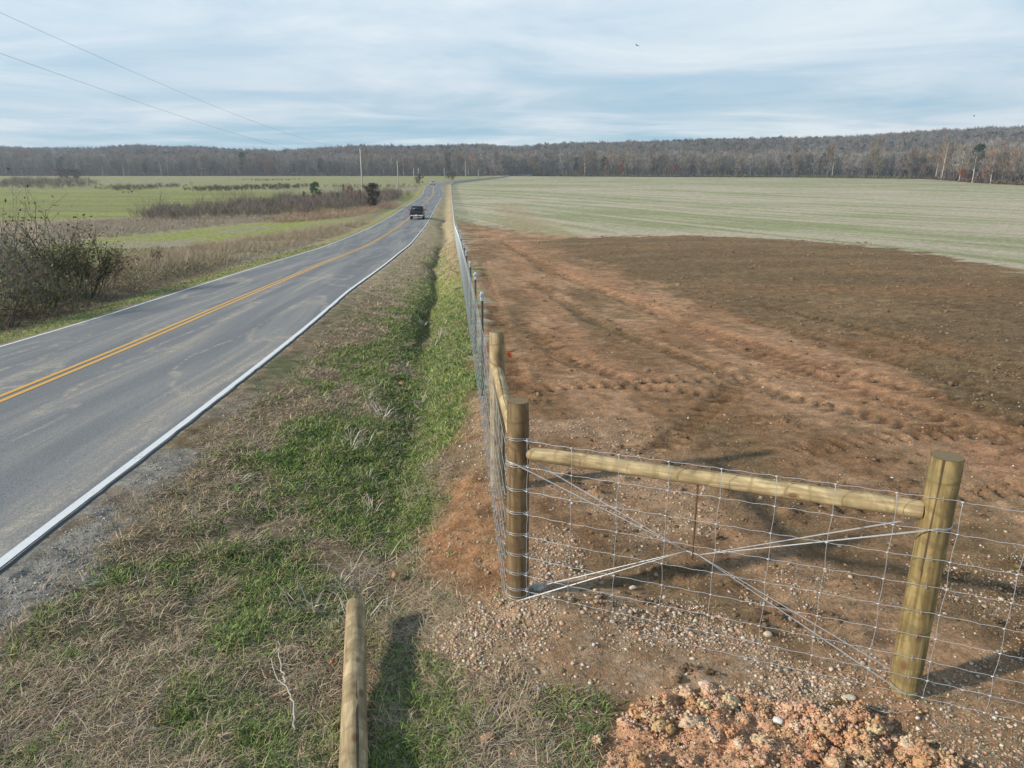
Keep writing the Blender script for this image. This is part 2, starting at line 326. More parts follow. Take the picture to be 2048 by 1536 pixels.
def ground_color(X, Y, m, cmk, cl):
    n, n2 = m['n'], m['n2']; o = m['o']
    f3 = fbm(X * 14, Y * 14, 5, 3, .7)
    # right field stubble in curved rows
    Rr = np.hypot(X + 336, Y - 27)
    st = fbm(Rr / 4.2, (X - Y) / 160., 12, 3, .6); st2 = fbm(Rr / 1.6, (X - Y) / 60., 13, 2)
    nl = fbm(X / 26, Y / 26, 14, 4)
    st3 = vn(Rr / .9, (X - Y) / 90., 16); g = np.clip(.34 + 2.6 * (st - .5) + 2.4 * (st2 - .5) + .7 * (st3 - .5) + 2.2 * (nl - .5), 0, 1) * .85
    c = mixa(C['stub'], C['stubg'], g)
    c = mixa(c, C['lg'] * .95, .5 * ss((Y - 190) / 140) * np.clip(.4 + 2 * (fbm(X / 60, Y / 18, 15, 3) - .5), 0, 1))
    tr = ss((Y - 30) / 15) * (1 - ss((Y - 130) / 60)) * ss(1 - np.abs(X - (m['xf'] + 5 + Y * .04)) / 5)
    c = mixa(c, C['thatch'] * 1.1, .6 * tr)
    # bare dirt by the fence
    A_, B_ = ab(X, Y); dn = fbm(A_ * 1.1, B_ * .32, 17, 6, .6)
    d = mixa(C['dirt'] * .86, C['dirt2'], np.clip((dn - .4) * 4.5, 0, 1))
    d = mixa(d, C['clay'], .35 * np.clip((fbm(X * .35, Y * .5, 18, 4) - .52) * 5, 0, 1))
    d = mixa(d, C['tilled'] * 1.15, .75 * np.clip((fbm(A_ * .9, B_ * .3, 19, 6, .66) - .48) * 6, 0, 1))
    path = ss(1.25 - pdist(X + .4 * (fbm(X, Y * .4, 20) - .5), Y, PATH1) / .9) + .8 * ss(1.2 - pdist(X + .4 * (fbm(X, Y * .4, 27) - .5), Y, PATH2) / .5)
    d = mixa(d, np.array([.46, .25, .138]), .75 * np.clip(path, 0, 1) * np.clip(.5 + 2 * (fbm(X, Y, 24) - .4), 0, 1))
    t = mixa(C['tilled'], C['tilled2'], np.clip((fbm(X * .35, Y * .5, 25, 4) - .4) * 3, 0, 1))
    t = mixa(t, C['clay'] * .85, .5 * np.clip((fbm(X * .16, Y * .4, 26, 4) - .6) * 6, 0, 1))
    d = mixa(d, t, m['tilled'])
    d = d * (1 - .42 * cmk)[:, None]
    d = mixa(d, C['clay'] * .6, np.clip(cl * 6, 0, .4))
    d = d * (.72 + .56 * f3)[:, None]
    c = mixa(c, d, m['brown'])
    # verge between road and fence
    v = mixa(C['thatch'] * .72, C['green'] * .7, m['G'])
    v = mixa(v, C['dark'], .3 * np.clip((n2 - .5) * 4, 0, 1))
    far = ss((Y - 14) / 12)
    v2 = mixa(C['thatch2'], C['green2'], m['G'] * .9); v = mixa(v, v2 * (.75 + .5 * n2)[:, None], far)
    v = mixa(v, C['thatch2'] * np.array([1.15, 1.05, .95]), .75 * ss((X - m['xd'] - .3) / .3) * ss((Y - 22) / 5) * (1 - ss((Y - 52) / 14)))
    v = mixa(v, C['dark'] * 1.3, .5 * np.exp(-((X - m['xd'] - gully(Y)) / (.11 + .0012 * Y)) ** 2) * ss((Y - 12) / 5) * (1 - ss((Y - 110) / 30)))  # gully darkened in colour, standing in for shade down in the channel
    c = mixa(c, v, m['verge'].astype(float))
    wd = m['weeds'] * (1 - m['clay']); c = mixa(c, C['thatch'] * .6, wd * .8)
    c = mixa(c, mixa(C['dirt'], C['clay'], np.clip((n - .35) * 3, 0, 1)) * (.7 + .5 * f3)[:, None], m['soil'] * np.clip(.55 + 2 * (n - .4), 0, 1))
    gv = np.clip(m['gravel'] + .75 * m['gravel2'] + m['gravel3'], 0, 1)
    c = mixa(c, mixa(C['dirt2'], C['grav'], np.clip((f3 - .3) * 2, 0, 1)), gv * np.clip(.35 + 1.6 * (n - .35), 0, .85))
    c = mixa(c, C['clay2'] * (.7 + .6 * f3)[:, None], m['clay'])
    eg = (1 - ss((o - 3.56 - .5 * n) / .25)) * (o > 3.0) * (.12 + .75 * (1 - ss((Y - 6) / 4))) * ss((n - .3) * 5)
    c = mixa(c, C['grey'] * (.55 + .8 * f3)[:, None], eg)
    # left of the road
    L = o < -3.2; dl = -o - 3.5
    lt = mixa(C['tan'], C['thatch'], np.clip((fbm(X * .2, Y * .08, 33, 4) - .4) * 4, 0, 1))
    farL = mixa(C['tan'] * .95, C['lg'] * 1.15, np.clip(.62 + 2.6 * (fbm(X / 70, Y / 16, 35, 4) - .5), 0, 1))
    lc = mixa(lt, farL, ss((Y - 110) / 30))
    lc = mixa(lc, mixa(C['lg'] * (.65 + .7 * fbm(X / 30, Y / 6, 36, 4))[:, None], C['tan'] * .8, .35 * np.clip((fbm(X / 45, Y / 5, 39, 4) - .5) * 5, 0, 1)), m['lgreen'])
    lc = mixa(lc, mixa(C['tan'], C['thatch'], fbm(X * .3, Y * .15, 37)), m['ltan'])
    lc = mixa(lc, mixa(C['lg'] * 1.2, C['tan'], np.clip((fbm(X * .25, Y * .12, 38) - .4) * 3, 0, 1)), m['lgreen2'])
    st_ = ss(1 - (dl - .9 - .5 * n) / .9) * (dl > 0)
    lc = mixa(lc, mixa(C['thatch'], C['green2'], np.clip(.55 + 2 * (n - .5), 0, 1)) * .95, st_ * .9)
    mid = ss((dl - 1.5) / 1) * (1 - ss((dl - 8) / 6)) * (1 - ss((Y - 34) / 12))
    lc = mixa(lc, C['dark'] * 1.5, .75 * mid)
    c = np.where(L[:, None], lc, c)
    c = c * (1 + (rng.random(len(X)) - .5) * .34 * ss((Y - 25) / 20))[:, None]
    # woods floor and hills
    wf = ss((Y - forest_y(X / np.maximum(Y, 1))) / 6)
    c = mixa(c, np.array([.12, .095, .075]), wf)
    return np.clip(c, .01, .9)
FE = [(-1200, 352), (0, 352), (500, 352), (900, 352), (1000, 351.5), (1100, 352.5), (1300, 354), (1600, 355), (1750, 357), (1850, 358), (1950, 366), (2048, 371), (2400, 384)]
_fu, _fy = [], []
for px, py in FE:
    x_, y_ = at(px, py); y_ = min(y_, 690); v_ = ray(px, py); _fu.append(v_[0] / v_[1]); _fy.append(y_)
def forest_y(u): return np.interp(u, _fu, _fy)

# ground sheet: rows get coarser with distance
rows = list(np.linspace(-40, .4, 40)); y = .5
while y < 30: rows.append(y); y += .0042 * (y + 1.5)
while y < 2600: rows.append(y); y *= 1.0085 if y < 760 else 1.03
rows = np.array(rows); NC = 640
uc = np.sinh(np.linspace(-1.35, 1.35, NC)) / np.sinh(1.35) * 1.35
uc = np.linspace(-1.1, 1.1, NC) + .25 * np.sign(uc) * np.abs(np.linspace(-1, 1, NC)) ** 7
W = np.where(rows > .5, rows + 3, 3.5 + (.5 - rows) * 3)
GX = (uc[None] * W[:, None]).ravel(); GY = np.repeat(rows, NC)
GM = masks(GX, GY); gd, gck, gcl = detail(GX, GY, GM)
GZ = H(GX, GY) + gd
under = np.abs(GM['o']) < 3.38
GZ = np.where(under, GZ - .05 - .00 * GY, GZ)
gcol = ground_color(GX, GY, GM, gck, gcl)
i = np.arange((len(rows) - 1) * NC); i = i[(i % NC) != NC - 1]
FQ = np.stack([i, i + 1, i + NC + 1, i + NC], 1)
def m_ground(t, b):
    a = N(t, 'ShaderNodeAttribute', attribute_name='Col'); oc = objc(t)
    f = noise(t, oc, 38, 5, .7); g = noise(t, oc, 6, 4, .6)
    k = ramp(t, f, [(.3, .62), (.5, 1.0), (.7, 1.42)])
    c = mixc(t, 1.0, a.outputs['Color'], k, 'MULTIPLY')
    h2 = noise(t, mapping(t, oc, (1, 1.6, 1)), 2.6, 6, .72)
    c = mixc(t, 1.0, c, ramp(t, g, [(.3, .76), (.7, 1.26)]), 'MULTIPLY')
    c = mixc(t, 1.0, c, ramp(t, h2, [(.36, .74), (.5, 1.0), (.64, 1.24)]), 'MULTIPLY')
    t.links.new(c, b.inputs['Base Color'])
    bump(t, b, math_n(t, 'ADD', math_n(t, 'MULTIPLY', h2, 1.4), math_n(t, 'ADD', f, math_n(t, 'MULTIPLY', noise(t, oc, 120, 3, .7), .5))), .9, .025)
M_ground = mat('ground_mat', rough=.95, spec=.1, fn=m_ground)
ground = mesh_np('ground', np.stack([GX, GY, GZ], 1), FQ.ravel(), np.full(len(FQ), 4), M_ground, gcol, smooth=True)
tag(ground, kind='structure')
def hd(X, Y):   # ground with its relief
    X = np.asarray(X, float); Y = np.asarray(Y, float); m = masks(X, Y); return H(X, Y) + detail(X, Y, m)[0]
def h1(x, y): return float(hd(np.array([x]), np.array([y]))[0])

# ------------------------------------------------------------------ road
ys = np.concatenate([np.linspace(-30, 0, 30), np.linspace(.4, 40, 260), np.geomspace(40.4, 710, 260)])
xc = crv(ys, RX); zc = crv(ys, RZ); bk = lin(ys, RB); dx = np.gradient(xc, ys)
nx, ny = 1 / np.sqrt(1 + dx * dx), -dx / np.sqrt(1 + dx * dx)
sl = np.concatenate([[0], np.cumsum(np.hypot(np.diff(xc), np.diff(ys)))])
def strip(name, o0, o1, dz, material, n=2, parent=None, jag=0, drop=0):
    V = []; U = []
    k = 0
    for j in range(n):
        f = j / (n - 1); o = o0 + (o1 - o0) * f
        oo = o + (jag * (fbm(ys * 7.1, ys * 0 + 3, 7, 4, .75) - .5) * (j == n - 1) if jag else 0)
        V.append(np.stack([xc + nx * oo, ys + ny * oo, zc + bk * o + dz - drop * (f in (0, 1))], 1)); U.append(np.stack([np.full_like(ys, 1) * oo, sl], 1))
    V = np.stack(V, 1).reshape(-1, 3); U = np.stack(U, 1).reshape(-1, 2)
    i = np.arange((len(ys) - 1) * n); i = i[i % n != n - 1]
    F = np.stack([i, i + 1, i + n + 1, i + n], 1)
    return mesh_np(name, V, F.ravel(), np.full(len(F), 4), material, None, parent, True, U)
def m_asphalt(t, b):
    uv = objc(t, 'UV'); oc = objc(t)
    s = N(t, 'ShaderNodeSeparateXYZ'); t.links.new(uv, s.inputs[0])
    warp = math_n(t, 'MULTIPLY', math_n(t, 'SUBTRACT', noise(t, mapping(t, uv, (.0, .05, 0)), 1, 2), .5), 1.6)
    cb = N(t, 'ShaderNodeCombineXYZ'); t.links.new(math_n(t, 'ADD', s.outputs[0], warp), cb.inputs[0]); t.links.new(s.outputs[1], cb.inputs[1])
    st = noise(t, mapping(t, cb.outputs[0], (1.15, .055, 1)), 1, 4, .55, .3)
    st2 = noise(t, mapping(t, cb.outputs[0], (5, .12, 1)), 1, 4, .6, .3)
    fine = noise(t, oc, 70, 4, .75)
    pat = noise(t, mapping(t, uv, (.8, .35, 1)), 1, 4, .6)
    dust = math_n(t, 'MULTIPLY', ramp(t, st, [(.49, 0.0), (.60, 1.0)]), ramp(t, st2, [(.40, .12), (.62, 1.0)]))
    dust = math_n(t, 'MULTIPLY', dust, ramp(t, pat, [(.35, .35), (.6, 1.0)]))
    sp = ramp(t, fine, [(.35, .6), (.5, 1.0), (.68, 1.5)])
    base = mixc(t, ramp(t, st, [(.3, 0.0), (.55, 1.0)]), (.148, .152, .158), (.205, .208, .210))
    dust = math_n(t, 'MULTIPLY', dust, ramp(t, noise(t, oc, 24, 4, .8), [(.40, .25), (.58, 1.0)]))
    base = mixc(t, ramp(t, pat, [(.4, 0.0), (.7, .5)]), base, (.16, .165, .17))
    c = mixc(t, math_n(t, 'MULTIPLY', dust, .9), base, (.42, .36, .28))
    sw = noise(t, mapping(t, uv, (.34, .075, 1), (4, 0, 0)), 1, 2, .5, 1.6)
    swf = math_n(t, 'MULTIPLY', ramp(t, sw, [(.455, 0.0), (.485, 1.0), (.515, 0.0)]), ramp(t, noise(t, oc, 5, 5, .75), [(.42, 0.0), (.6, .75)]))
    c = mixc(t, swf, c, (.43, .37, .29))
    c = mixc(t, 1.0, c, sp, 'MULTIPLY')
    t.links.new(c, b.inputs['Base Color']); bump(t, b, fine, .5, .006)
M_as = mat('asphalt', rough=.9, spec=.25, fn=m_asphalt)
def paint(name, col):
    def fn(t, b):
        oc = objc(t); w_ = noise(t, oc, 34, 5, .75); v = noise(t, oc, 3, 3)
        f = ramp(t, math_n(t, 'ADD', math_n(t, 'MULTIPLY', w_, .8), math_n(t, 'MULTIPLY', v, .2)), [(.33, 0.0), (.42, 1.0)])
        c = mixc(t, f, (.2, .2, .2), mixc(t, noise(t, oc, 12, 4), tuple(x * .82 for x in col), col)); t.links.new(c, b.inputs['Base Color'])
    return mat(name, rough=.75, fn=fn)
M_wl, M_yl = paint('white_paint', (.74, .76, .76)), paint('yellow_paint', (.72, .40, .09))
road = strip('road', -3.52, 3.41, .012, M_as, 24, jag=.05)
tag(road, kind='structure')
# thickness of the broken asphalt edge
V = []; F = []
for sgn, of in ((1, 3.41), (-1, -3.52)):
    jg = .05 * (fbm(ys * 7.1, ys * 0 + 3, 7, 4, .75) - .5) if sgn > 0 else 0
    oo = of + jg
    b0 = len(V) and sum(len(v) for v in V)
    top = np.stack([xc + nx * oo, ys + ny * oo, zc + bk * of + .012], 1); bot = np.stack([xc + nx * (oo + .05 * sgn), ys + ny * (oo + .05 * sgn), zc + bk * of - .03], 1)
    V += [top, bot]; n_ = len(ys)
    for k in range(n_ - 1): F.append((b0 + k, b0 + k + 1, b0 + n_ + k + 1, b0 + n_ + k))
F = np.array(F); mesh_np('road_edge', np.concatenate(V), F.ravel(), np.full(len(F), 4), mat('asphalt_edge', (.10, .10, .10), .95), parent=road)
strip('edge_line', 3.300, 3.392, .0165, M_wl, 2, road, jag=.022)
strip('edge_line', -3.405, -3.295, .0165, M_wl, 2, road)
strip('centre_line', -.16, -.055, .0165, M_yl, 2, road)
strip('centre_line', .055, .16, .0165, M_yl, 2, road)

# ------------------------------------------------------------------ grass and other ground cover
M_blade = mat('grass_blades', rough=.7, spec=.2, attr=True)
def blades(name, P, ln, wd, up, col, az=None, curve=.35):
    """P (n,3) roots, ln length, wd width, up 0..1 how upright, col (n,3)"""
    n = len(P); az = rng.uniform(0, 2 * np.pi, n) if az is None else az
    d = np.stack([np.cos(az), np.sin(az), np.zeros(n)], 1); s = np.stack([-np.sin(az), np.cos(az), np.zeros(n)], 1)
    tw = rng.uniform(0, 2 * np.pi, n); s = np.stack([np.cos(tw), np.sin(tw), np.zeros(n)], 1)
    e = np.arcsin(np.clip(up, .02, .99)); z = np.array([0, 0, 1.])
    m1 = P + (ln * .55)[:, None] * (np.cos(e)[:, None] * d + np.sin(e)[:, None] * z)
    e2 = e - curve * rng.uniform(.3, 1.8, n)
    tip = m1 + (ln * .45)[:, None] * (np.cos(e2)[:, None] * d + np.sin(e2)[:, None] * z)
    h = (wd / 2)[:, None] * s
    V = np.stack([P - h, P + h, m1 + h * .75, m1 - h * .75, tip], 1).reshape(-1, 3)
    b = np.arange(n)[:, None] * 5
    F = np.concatenate([b + np.array([[0, 1, 2, 3]]), b + np.array([[3, 2, 4]])], 1).ravel()
    S = np.tile([4, 3], n)
    o = mesh_np(name, V, F, S, M_blade, np.repeat(col, 5, 0)); return o
def samp(n, y0, y1, u0=-.9, u1=.95):
    Y = y0 * (y1 / y0) ** rng.random(n); u = rng.uniform(u0, u1, n); return u * (Y + .8), Y
def cjit(c, n, a=.25):
    return np.clip(c * (1 + rng.uniform(-a, a, (n, 1))) * (1 + rng.uniform(-.08, .08, (n, 3))), .01, .9)
def pick(X, Y, keep): return X[keep], Y[keep]
# short turf of the verge and the weedy patch
X, Y = samp(2300000, 2.1, 60)
m = masks(X, Y); o = m['o']
bare = np.clip(m['soil'] * 1.05 + .9 * m['gravel'] + m['gravel3'] + m['clay'], 0, 1)
cl_ = fbm(X * 3.3, Y * 3.3, 55, 4, .6)
dens = np.where(m['verge'], np.clip(.35 + 2.2 * (cl_ - .38), .08, 1) * ss((o - 3.55 - .35 * m['n']) / .3), .8 * m['weeds'] * np.clip(.2 + 3 * (cl_ - .42), 0, 1))
dens = dens * (1 - .93 * bare)
far_l = (o < -3.58)
dl = -o - 3.52
dens = dens * (1 - .9 * (np.abs(X - (-.475 - .2055 * (Y - 1.3))) < .085) * (Y < 3.9))
dens = np.where(far_l, .55 * ss(dl / .4) * (dl < 26), dens)
k = rng.random(len(X)) < dens
X, Y = X[k], Y[k]; m = {a: b[k] for a, b in m.items()}; cl_ = cl_[k]; o = o[k]; dl = dl[k]; far_l = far_l[k]
n = len(X)
gr = rng.random(n) < .92 * np.where(far_l, np.where(dl < 1.7, .62, np.where(dl < 12, .22, .35)) + m['lgreen2'] * .5, np.clip(m['G'] * .95 - .08, .03, .78))
Z = hd(X, Y)
ln = np.where(gr, rng.uniform(.025, .08, n), rng.uniform(.035, .14, n)) * (1 + Y / 60) * np.where(far_l & (dl > 3), 1.9, 1)
wd = np.where(gr, .0032, .0022) * (1 + Y * .26) * rng.uniform(.6, 1.4, n)
up = np.where(gr, rng.uniform(.35, .95, n), np.abs(rng.normal(.12, .28, n)))
cg = mixa(C['green'] * 1.1, C['green2'] * 1.25, np.clip(.75 * rng.random(n) + .45 * ss((X - m['xd']) / .3) * (Y > 7), 0, 1)); cd = mixa(C['thatch'] * 1.15, np.array([.60, .48, .325]), rng.random(n) ** 1.3)  # blades on the fence-side bank lighter: sunlight put into their colour
cd = mixa(cd, np.array([.12, .085, .055]), (rng.random(n) < .12) * .8)
c = np.where(gr[:, None], cg, cd); c = cjit(c, n, .28)
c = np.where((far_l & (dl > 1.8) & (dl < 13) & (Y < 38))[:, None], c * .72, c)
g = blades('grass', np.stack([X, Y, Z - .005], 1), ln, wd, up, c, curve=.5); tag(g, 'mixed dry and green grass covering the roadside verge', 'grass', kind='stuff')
# tufts: fescue clumps, pale straw clumps, tall dead stems
def tufts(name, cx, cy, nb, rad, l0, l1, w0, up0, up1, c1, c2, label):
    n = len(cx) * nb; I = np.repeat(np.arange(len(cx)), nb)
    a = rng.uniform(0, 2 * np.pi, n); r = rad * np.sqrt(rng.random(n)) * .5
    sc = rng.uniform(.6, 1.3, len(cx))[I]
    X = cx[I] + np.cos(a) * r * sc; Y = cy[I] + np.sin(a) * r * sc
    Z = hd(cx, cy)[I]
    ln = rng.uniform(l0, l1, n) * sc; up = rng.uniform(up0, up1, n)
    c = mixa(np.array(c1), np.array(c2), rng.random(n)); c = cjit(c, n, .2)
    o = blades(name, np.stack([X, Y, Z - .01], 1), ln, w0 * rng.uniform(.6, 1.4, n) * (1 + Y * .12), up, c, az=a + rng.normal(0, .5, n), curve=.55)
    return tag(o, label, 'grass', kind='stuff')
def spots(n, y0, y1, fn):
    X, Y = samp(n, y0, y1); m = masks(X, Y); k = rng.random(n) < fn(X, Y, m); return X[k], Y[k]
vb = lambda m: m['verge'] * (1 - np.clip(m['soil'] + m['gravel'], 0, 1)) * ss((m['o'] - 4.0) / .4)
x_, y_ = spots(9000, 2.2, 22, lambda X, Y, m: (vb(m) * np.clip(m['G'], 0, 1) ** 1.3 + .35 * m['weeds'] * (m['G'] > .3)) * .8)
tufts('green_tufts', x_, y_, 26, .10, .04, .12, .0042, .3, .9, (.09, .16, .035), (.17, .25, .06), 'leafy green grass tufts growing in and beside the ditch')
x_, y_ = spots(9000, 2.2, 34, lambda X, Y, m: (vb(m) * (.35 + .3 * (m['G'] < .5)) + .5 * m['weeds']) * .5 * (fbm(X * 2, Y * 2, 66) > .5))
tufts('straw_tufts', x_, y_, 24, .13, .08, .24, .0034, .05, .7, (.34, .24, .165), (.50, .44, .34), 'matted clumps of pale dead grass on the verge')
x_, y_ = spots(2600, 4, 22, lambda X, Y, m: m['verge'] * np.exp(-((X - m['xd'] + .25) / .42) ** 2) * .5 * (fbm(X * 1.5, Y * 1.5, 67) > .46))
tufts('dead_stems', x_, y_, 11, .10, .12, .36, .0046, .45, .97, (.42, .37, .29), (.60, .55, .46), 'tall bleached dead stems standing in the ditch')
# broad-leaved rosettes
x_, y_ = spots(1500, 2.3, 13, lambda X, Y, m: (vb(m) * .5) * (m['G'] > .15))
tufts('weed_rosettes', x_, y_, 12, .04, .05, .10, .022, .12, .5, (.10, .17, .04), (.17, .25, .07), 'flat rosettes of broad green weed leaves in the grass')
# straw litter lying on the bare dirt
X, Y = samp(150000, 2.4, 60, -.1, .95); m = masks(X, Y)
k = rng.random(len(X)) < m['brown'] * (1 - .8 * m['clay']) * np.clip(.10 + .25 * m['tilled'] + 2.0 * (fbm(X * 1.1, Y * 1.6, 68, 4) - .42), .02, 1) * (X > m['xf'])
X, Y = X[k], Y[k]; n = len(X)
c = cjit(mixa(np.array([.24, .185, .11]), np.array([.44, .37, .25]), rng.random(n) ** 2), n, .25)
g = blades('straw_litter', np.stack([X, Y, hd(X, Y) + .004], 1), rng.uniform(.02, .09, n), .0024 * (1 + .22 * Y), np.abs(rng.normal(.02, .14, n)), c, curve=.2)
tag(g, 'bits of straw and root litter strewn over bare dirt', 'straw', kind='stuff')
# stones
def ico(sub):
    import bmesh
    bm = bmesh.new(); bmesh.ops.create_icosphere(bm, subdivisions=sub, radius=1)
    V = np.array([v.co[:] for v in bm.verts]); F = np.array([[v.index for v in f.verts] for f in bm.faces]); bm.free(); return V, F
IC = {1: ico(1), 2: ico(2), 3: ico(3)}
def stone_shapes(sub, k, rough=.35, fr=1.3):
    V, F = IC[sub]; out = []
    for i in range(k):
        a = V * (1 + rough * (fbm(V[:, 0] * fr + i * 7 + V[:, 2], V[:, 1] * fr + V[:, 2] * fr * 1.3, i, 3, .65) - .5)[:, None] * 2)
        a = a * np.array([rng.uniform(.75, 1.25), rng.uniform(.6, 1.0), rng.uniform(.4, .75)]); out.append(a)
    return out, F
def stones(name, X, Y, r, c, label, cat, sub=1, rough=.35, mtl=None, sink=.25, Z=None, fr=1.3):
    sh, F = stone_shapes(sub, 8, rough, fr); n = len(X); Z = (hd(X, Y) if Z is None else Z)
    SH = np.stack(sh)[rng.integers(0, 8, n)]
    a = rng.uniform(0, 2 * np.pi, n); ca, sa = np.cos(a)[:, None], np.sin(a)[:, None]; tl = rng.normal(0, .3, n)[:, None]
    x, y, z = SH[..., 0], SH[..., 1], SH[..., 2]; y, z = y * np.cos(tl) - z * np.sin(tl), y * np.sin(tl) + z * np.cos(tl)
    V = np.stack([x * ca - y * sa, x * sa + y * ca, z], -1) * r[:, None, None] + np.stack([X, Y, Z + r * sink], 1)[:, None]
    nv = SH.shape[1]; FF = (F[None] + (np.arange(n) * nv)[:, None, None]).reshape(-1)
    o = mesh_np(name, V.reshape(-1, 3), FF, np.full(len(FF) // 3, 3), mtl or M_stone, np.repeat(c, nv, 0))
    return tag(o, label, cat, kind='stuff')
def m_stone(t, b):
    a = N(t, 'ShaderNodeAttribute', attribute_name='Col'); oc = objc(t); f = noise(t, oc, 60, 4, .7)
    t.links.new(mixc(t, 1.0, a.outputs['Color'], ramp(t, f, [(.3, .7), (.7, 1.25)]), 'MULTIPLY'), b.inputs['Base Color']); bump(t, b, f, .5, .006)
M_stone = mat('stone', rough=.85, fn=m_stone)
SC = np.array([(.50, .38, .27), (.56, .46, .36), (.48, .33, .22), (.62, .55, .46), (.40, .33, .25), (.55, .36, .24), (.40, .26, .16), (.46, .29, .18), (.52, .36, .25)])
X, Y = samp(330000, 2.3, 30, -.35, .95); m = masks(X, Y)
gp = m['gravel'] * 1.2 * np.clip(.35 + 3.4 * (fbm(X * 2.2, Y * 2.2, 77) - .42), .03, 1) + .42 * m['gravel2'] * np.clip(.3 + 2 * (m['n'] - .4), .05, 1) + .6 * m['gravel3'] + .10 * m['soil'] + .06 * m['weeds'] * (Y < 4.5) + .05 * m['brown'] * (1 - .55 * m['tilled']) * np.exp(-Y / 9.)
gp = gp + .30 * m['brown'] * (Y < 5.0) * (fbm(X * 1.5, Y * 1.5, 79) > .6)
k = (rng.random(len(X)) < gp) & ~((m['o'] > -3.7) & (m['o'] < 3.6))
X, Y = X[k], Y[k]; n = len(X); r = np.clip(.0046 * np.exp(rng.normal(0, .52, n)), .0022, .016) * (1 + .03 * Y)
c = cjit(SC[rng.integers(0, len(SC), n)], n, .22)
stones('gravel', X, Y, r, c, 'loose tan and white gravel around the corner post', 'gravel', rough=.8)
X, Y = samp(60000, 2.6, 12, -.8, 0.1); m = masks(X, Y)
k = (rng.random(len(X)) < (1 - ss((m['o'] - 3.5 - .5 * m['n']) / .25)) * .8 * (1 - ss((Y - 7) / 4)) * ss((m['n'] - .3) * 6)) & (m['o'] > 3.53)
X, Y = X[k], Y[k]; n = len(X)
stones('gravel', X, Y, .0045 * np.exp(rng.normal(0, .4, n)) * (1 + .05 * Y), cjit(np.array([.37, .345, .31]), n, .35), 'fine grey gravel along the edge of the asphalt', 'gravel')
# clay heap: lumps of crumbly orange clay
def m_clay(t, b):
    a = N(t, 'ShaderNodeAttribute', attribute_name='Col'); oc = objc(t); f = noise(t, oc, 75, 5, .75); g = noise(t, oc, 20, 3)
    c = mixc(t, 1.0, a.outputs['Color'], ramp(t, f, [(.32, .6), (.5, 1.08), (.68, 1.6)]), 'MULTIPLY')
    t.links.new(c, b.inputs['Base Color']); bump(t, b, math_n(t, 'ADD', f, g), 1.0, .02)
M_clay = mat('clay', rough=.95, spec=.1, fn=m_clay)
X, Y = samp(80000, 1.4, 3.7, -.1, .95); m = masks(X, Y)
k = rng.random(len(X)) < m['clay'] ** 1.3 * .5 * np.clip(.15 + 2.5 * (fbm(X * 4, Y * 4, 88) - .36), 0, 1) + .0015 * m['brown'] * (Y < 3.3) + .002 * m['weeds']
X, Y = X[k], Y[k]; n = len(X); r = np.clip(.0078 * np.exp(rng.normal(0, .85, n)), .003, .052)
c = cjit(mixa(np.array([.70, .37, .19]), np.array([.88, .62, .42]), rng.random(n)), n, .06)
big = r > .011
J = np.repeat(np.where(big)[0], 30); dv = rng.normal(0, 1, (len(J), 3)); dv /= np.linalg.norm(dv, axis=1)[:, None]; dv[:, 2] = np.abs(dv[:, 2]) * .8
q = r[J] * rng.uniform(.55, 1.05, len(J)); Zc = hd(X, Y)
X2 = np.concatenate([X, X[J] + dv[:, 0] * q]); Y2 = np.concatenate([Y, Y[J] + dv[:, 1] * q]); Z2 = np.concatenate([Zc, Zc[J] + r[J] * .25 + dv[:, 2] * q])
r2 = np.concatenate([np.where(big, r * .98, r), np.clip(r[J] * rng.uniform(.06, .30, len(J)) * rng.uniform(.6, 1.2, len(J)), .0018, .015)]); c2 = np.concatenate([c, cjit(c[J], len(J), .10)])
stones('clay_lumps', X2, Y2, r2, c2, 'heap of crumbly orange clay lumps in the corner of the dirt', 'clay heap', 1, .75, M_clay, .2, Z=Z2, fr=2.4)
X, Y = samp(80000, 1.4, 3.6, 0, .95); m = masks(X, Y); k = rng.random(len(X)) < m['clay'] * .6; X, Y = X[k], Y[k]; n = len(X)
stones('clay_crumbs', X, Y, np.clip(.004 * np.exp(rng.normal(0, .5, n)), .002, .012), cjit(mixa(np.array([.62, .34, .16]), np.array([.84, .62, .42]), rng.random(n)), n, .2), 'small crumbs of clay and grit over the clay heap', 'clay', 1, .6, M_clay, .3, Z=hd(X, Y) + rng.uniform(0, .012, n))
# clods along the ruts of the tilled patch
X, Y = samp(150000, 3.5, 55, 0, .95); m = masks(X, Y); d_, c_, cl_ = detail(X, Y, m)
k = rng.random(len(X)) < np.clip(cl_ * 6, 0, .35) + .06 * c_ * m['brown'] + .22 * m['tilled'] * np.clip(fbm(X * .8, Y * .8, 90) * 2 - .5, 0, 1) + .05 * m['brown'] * (fbm(X * .9, Y * 2.2, 93) > .58); X, Y = X[k], Y[k]; n = len(X)
stones('dirt_clods', X, Y, np.clip(.008 * np.exp(rng.normal(0, .5, n)), .004, .04) * (1 + .05 * Y), cjit(mixa(np.array([.17, .105, .06]), np.array([.28, .20, .125]), rng.random(n)), n, .25), 'dark dirt clods turned up along the tyre ruts', 'dirt', 1, .6, M_clay, .2)
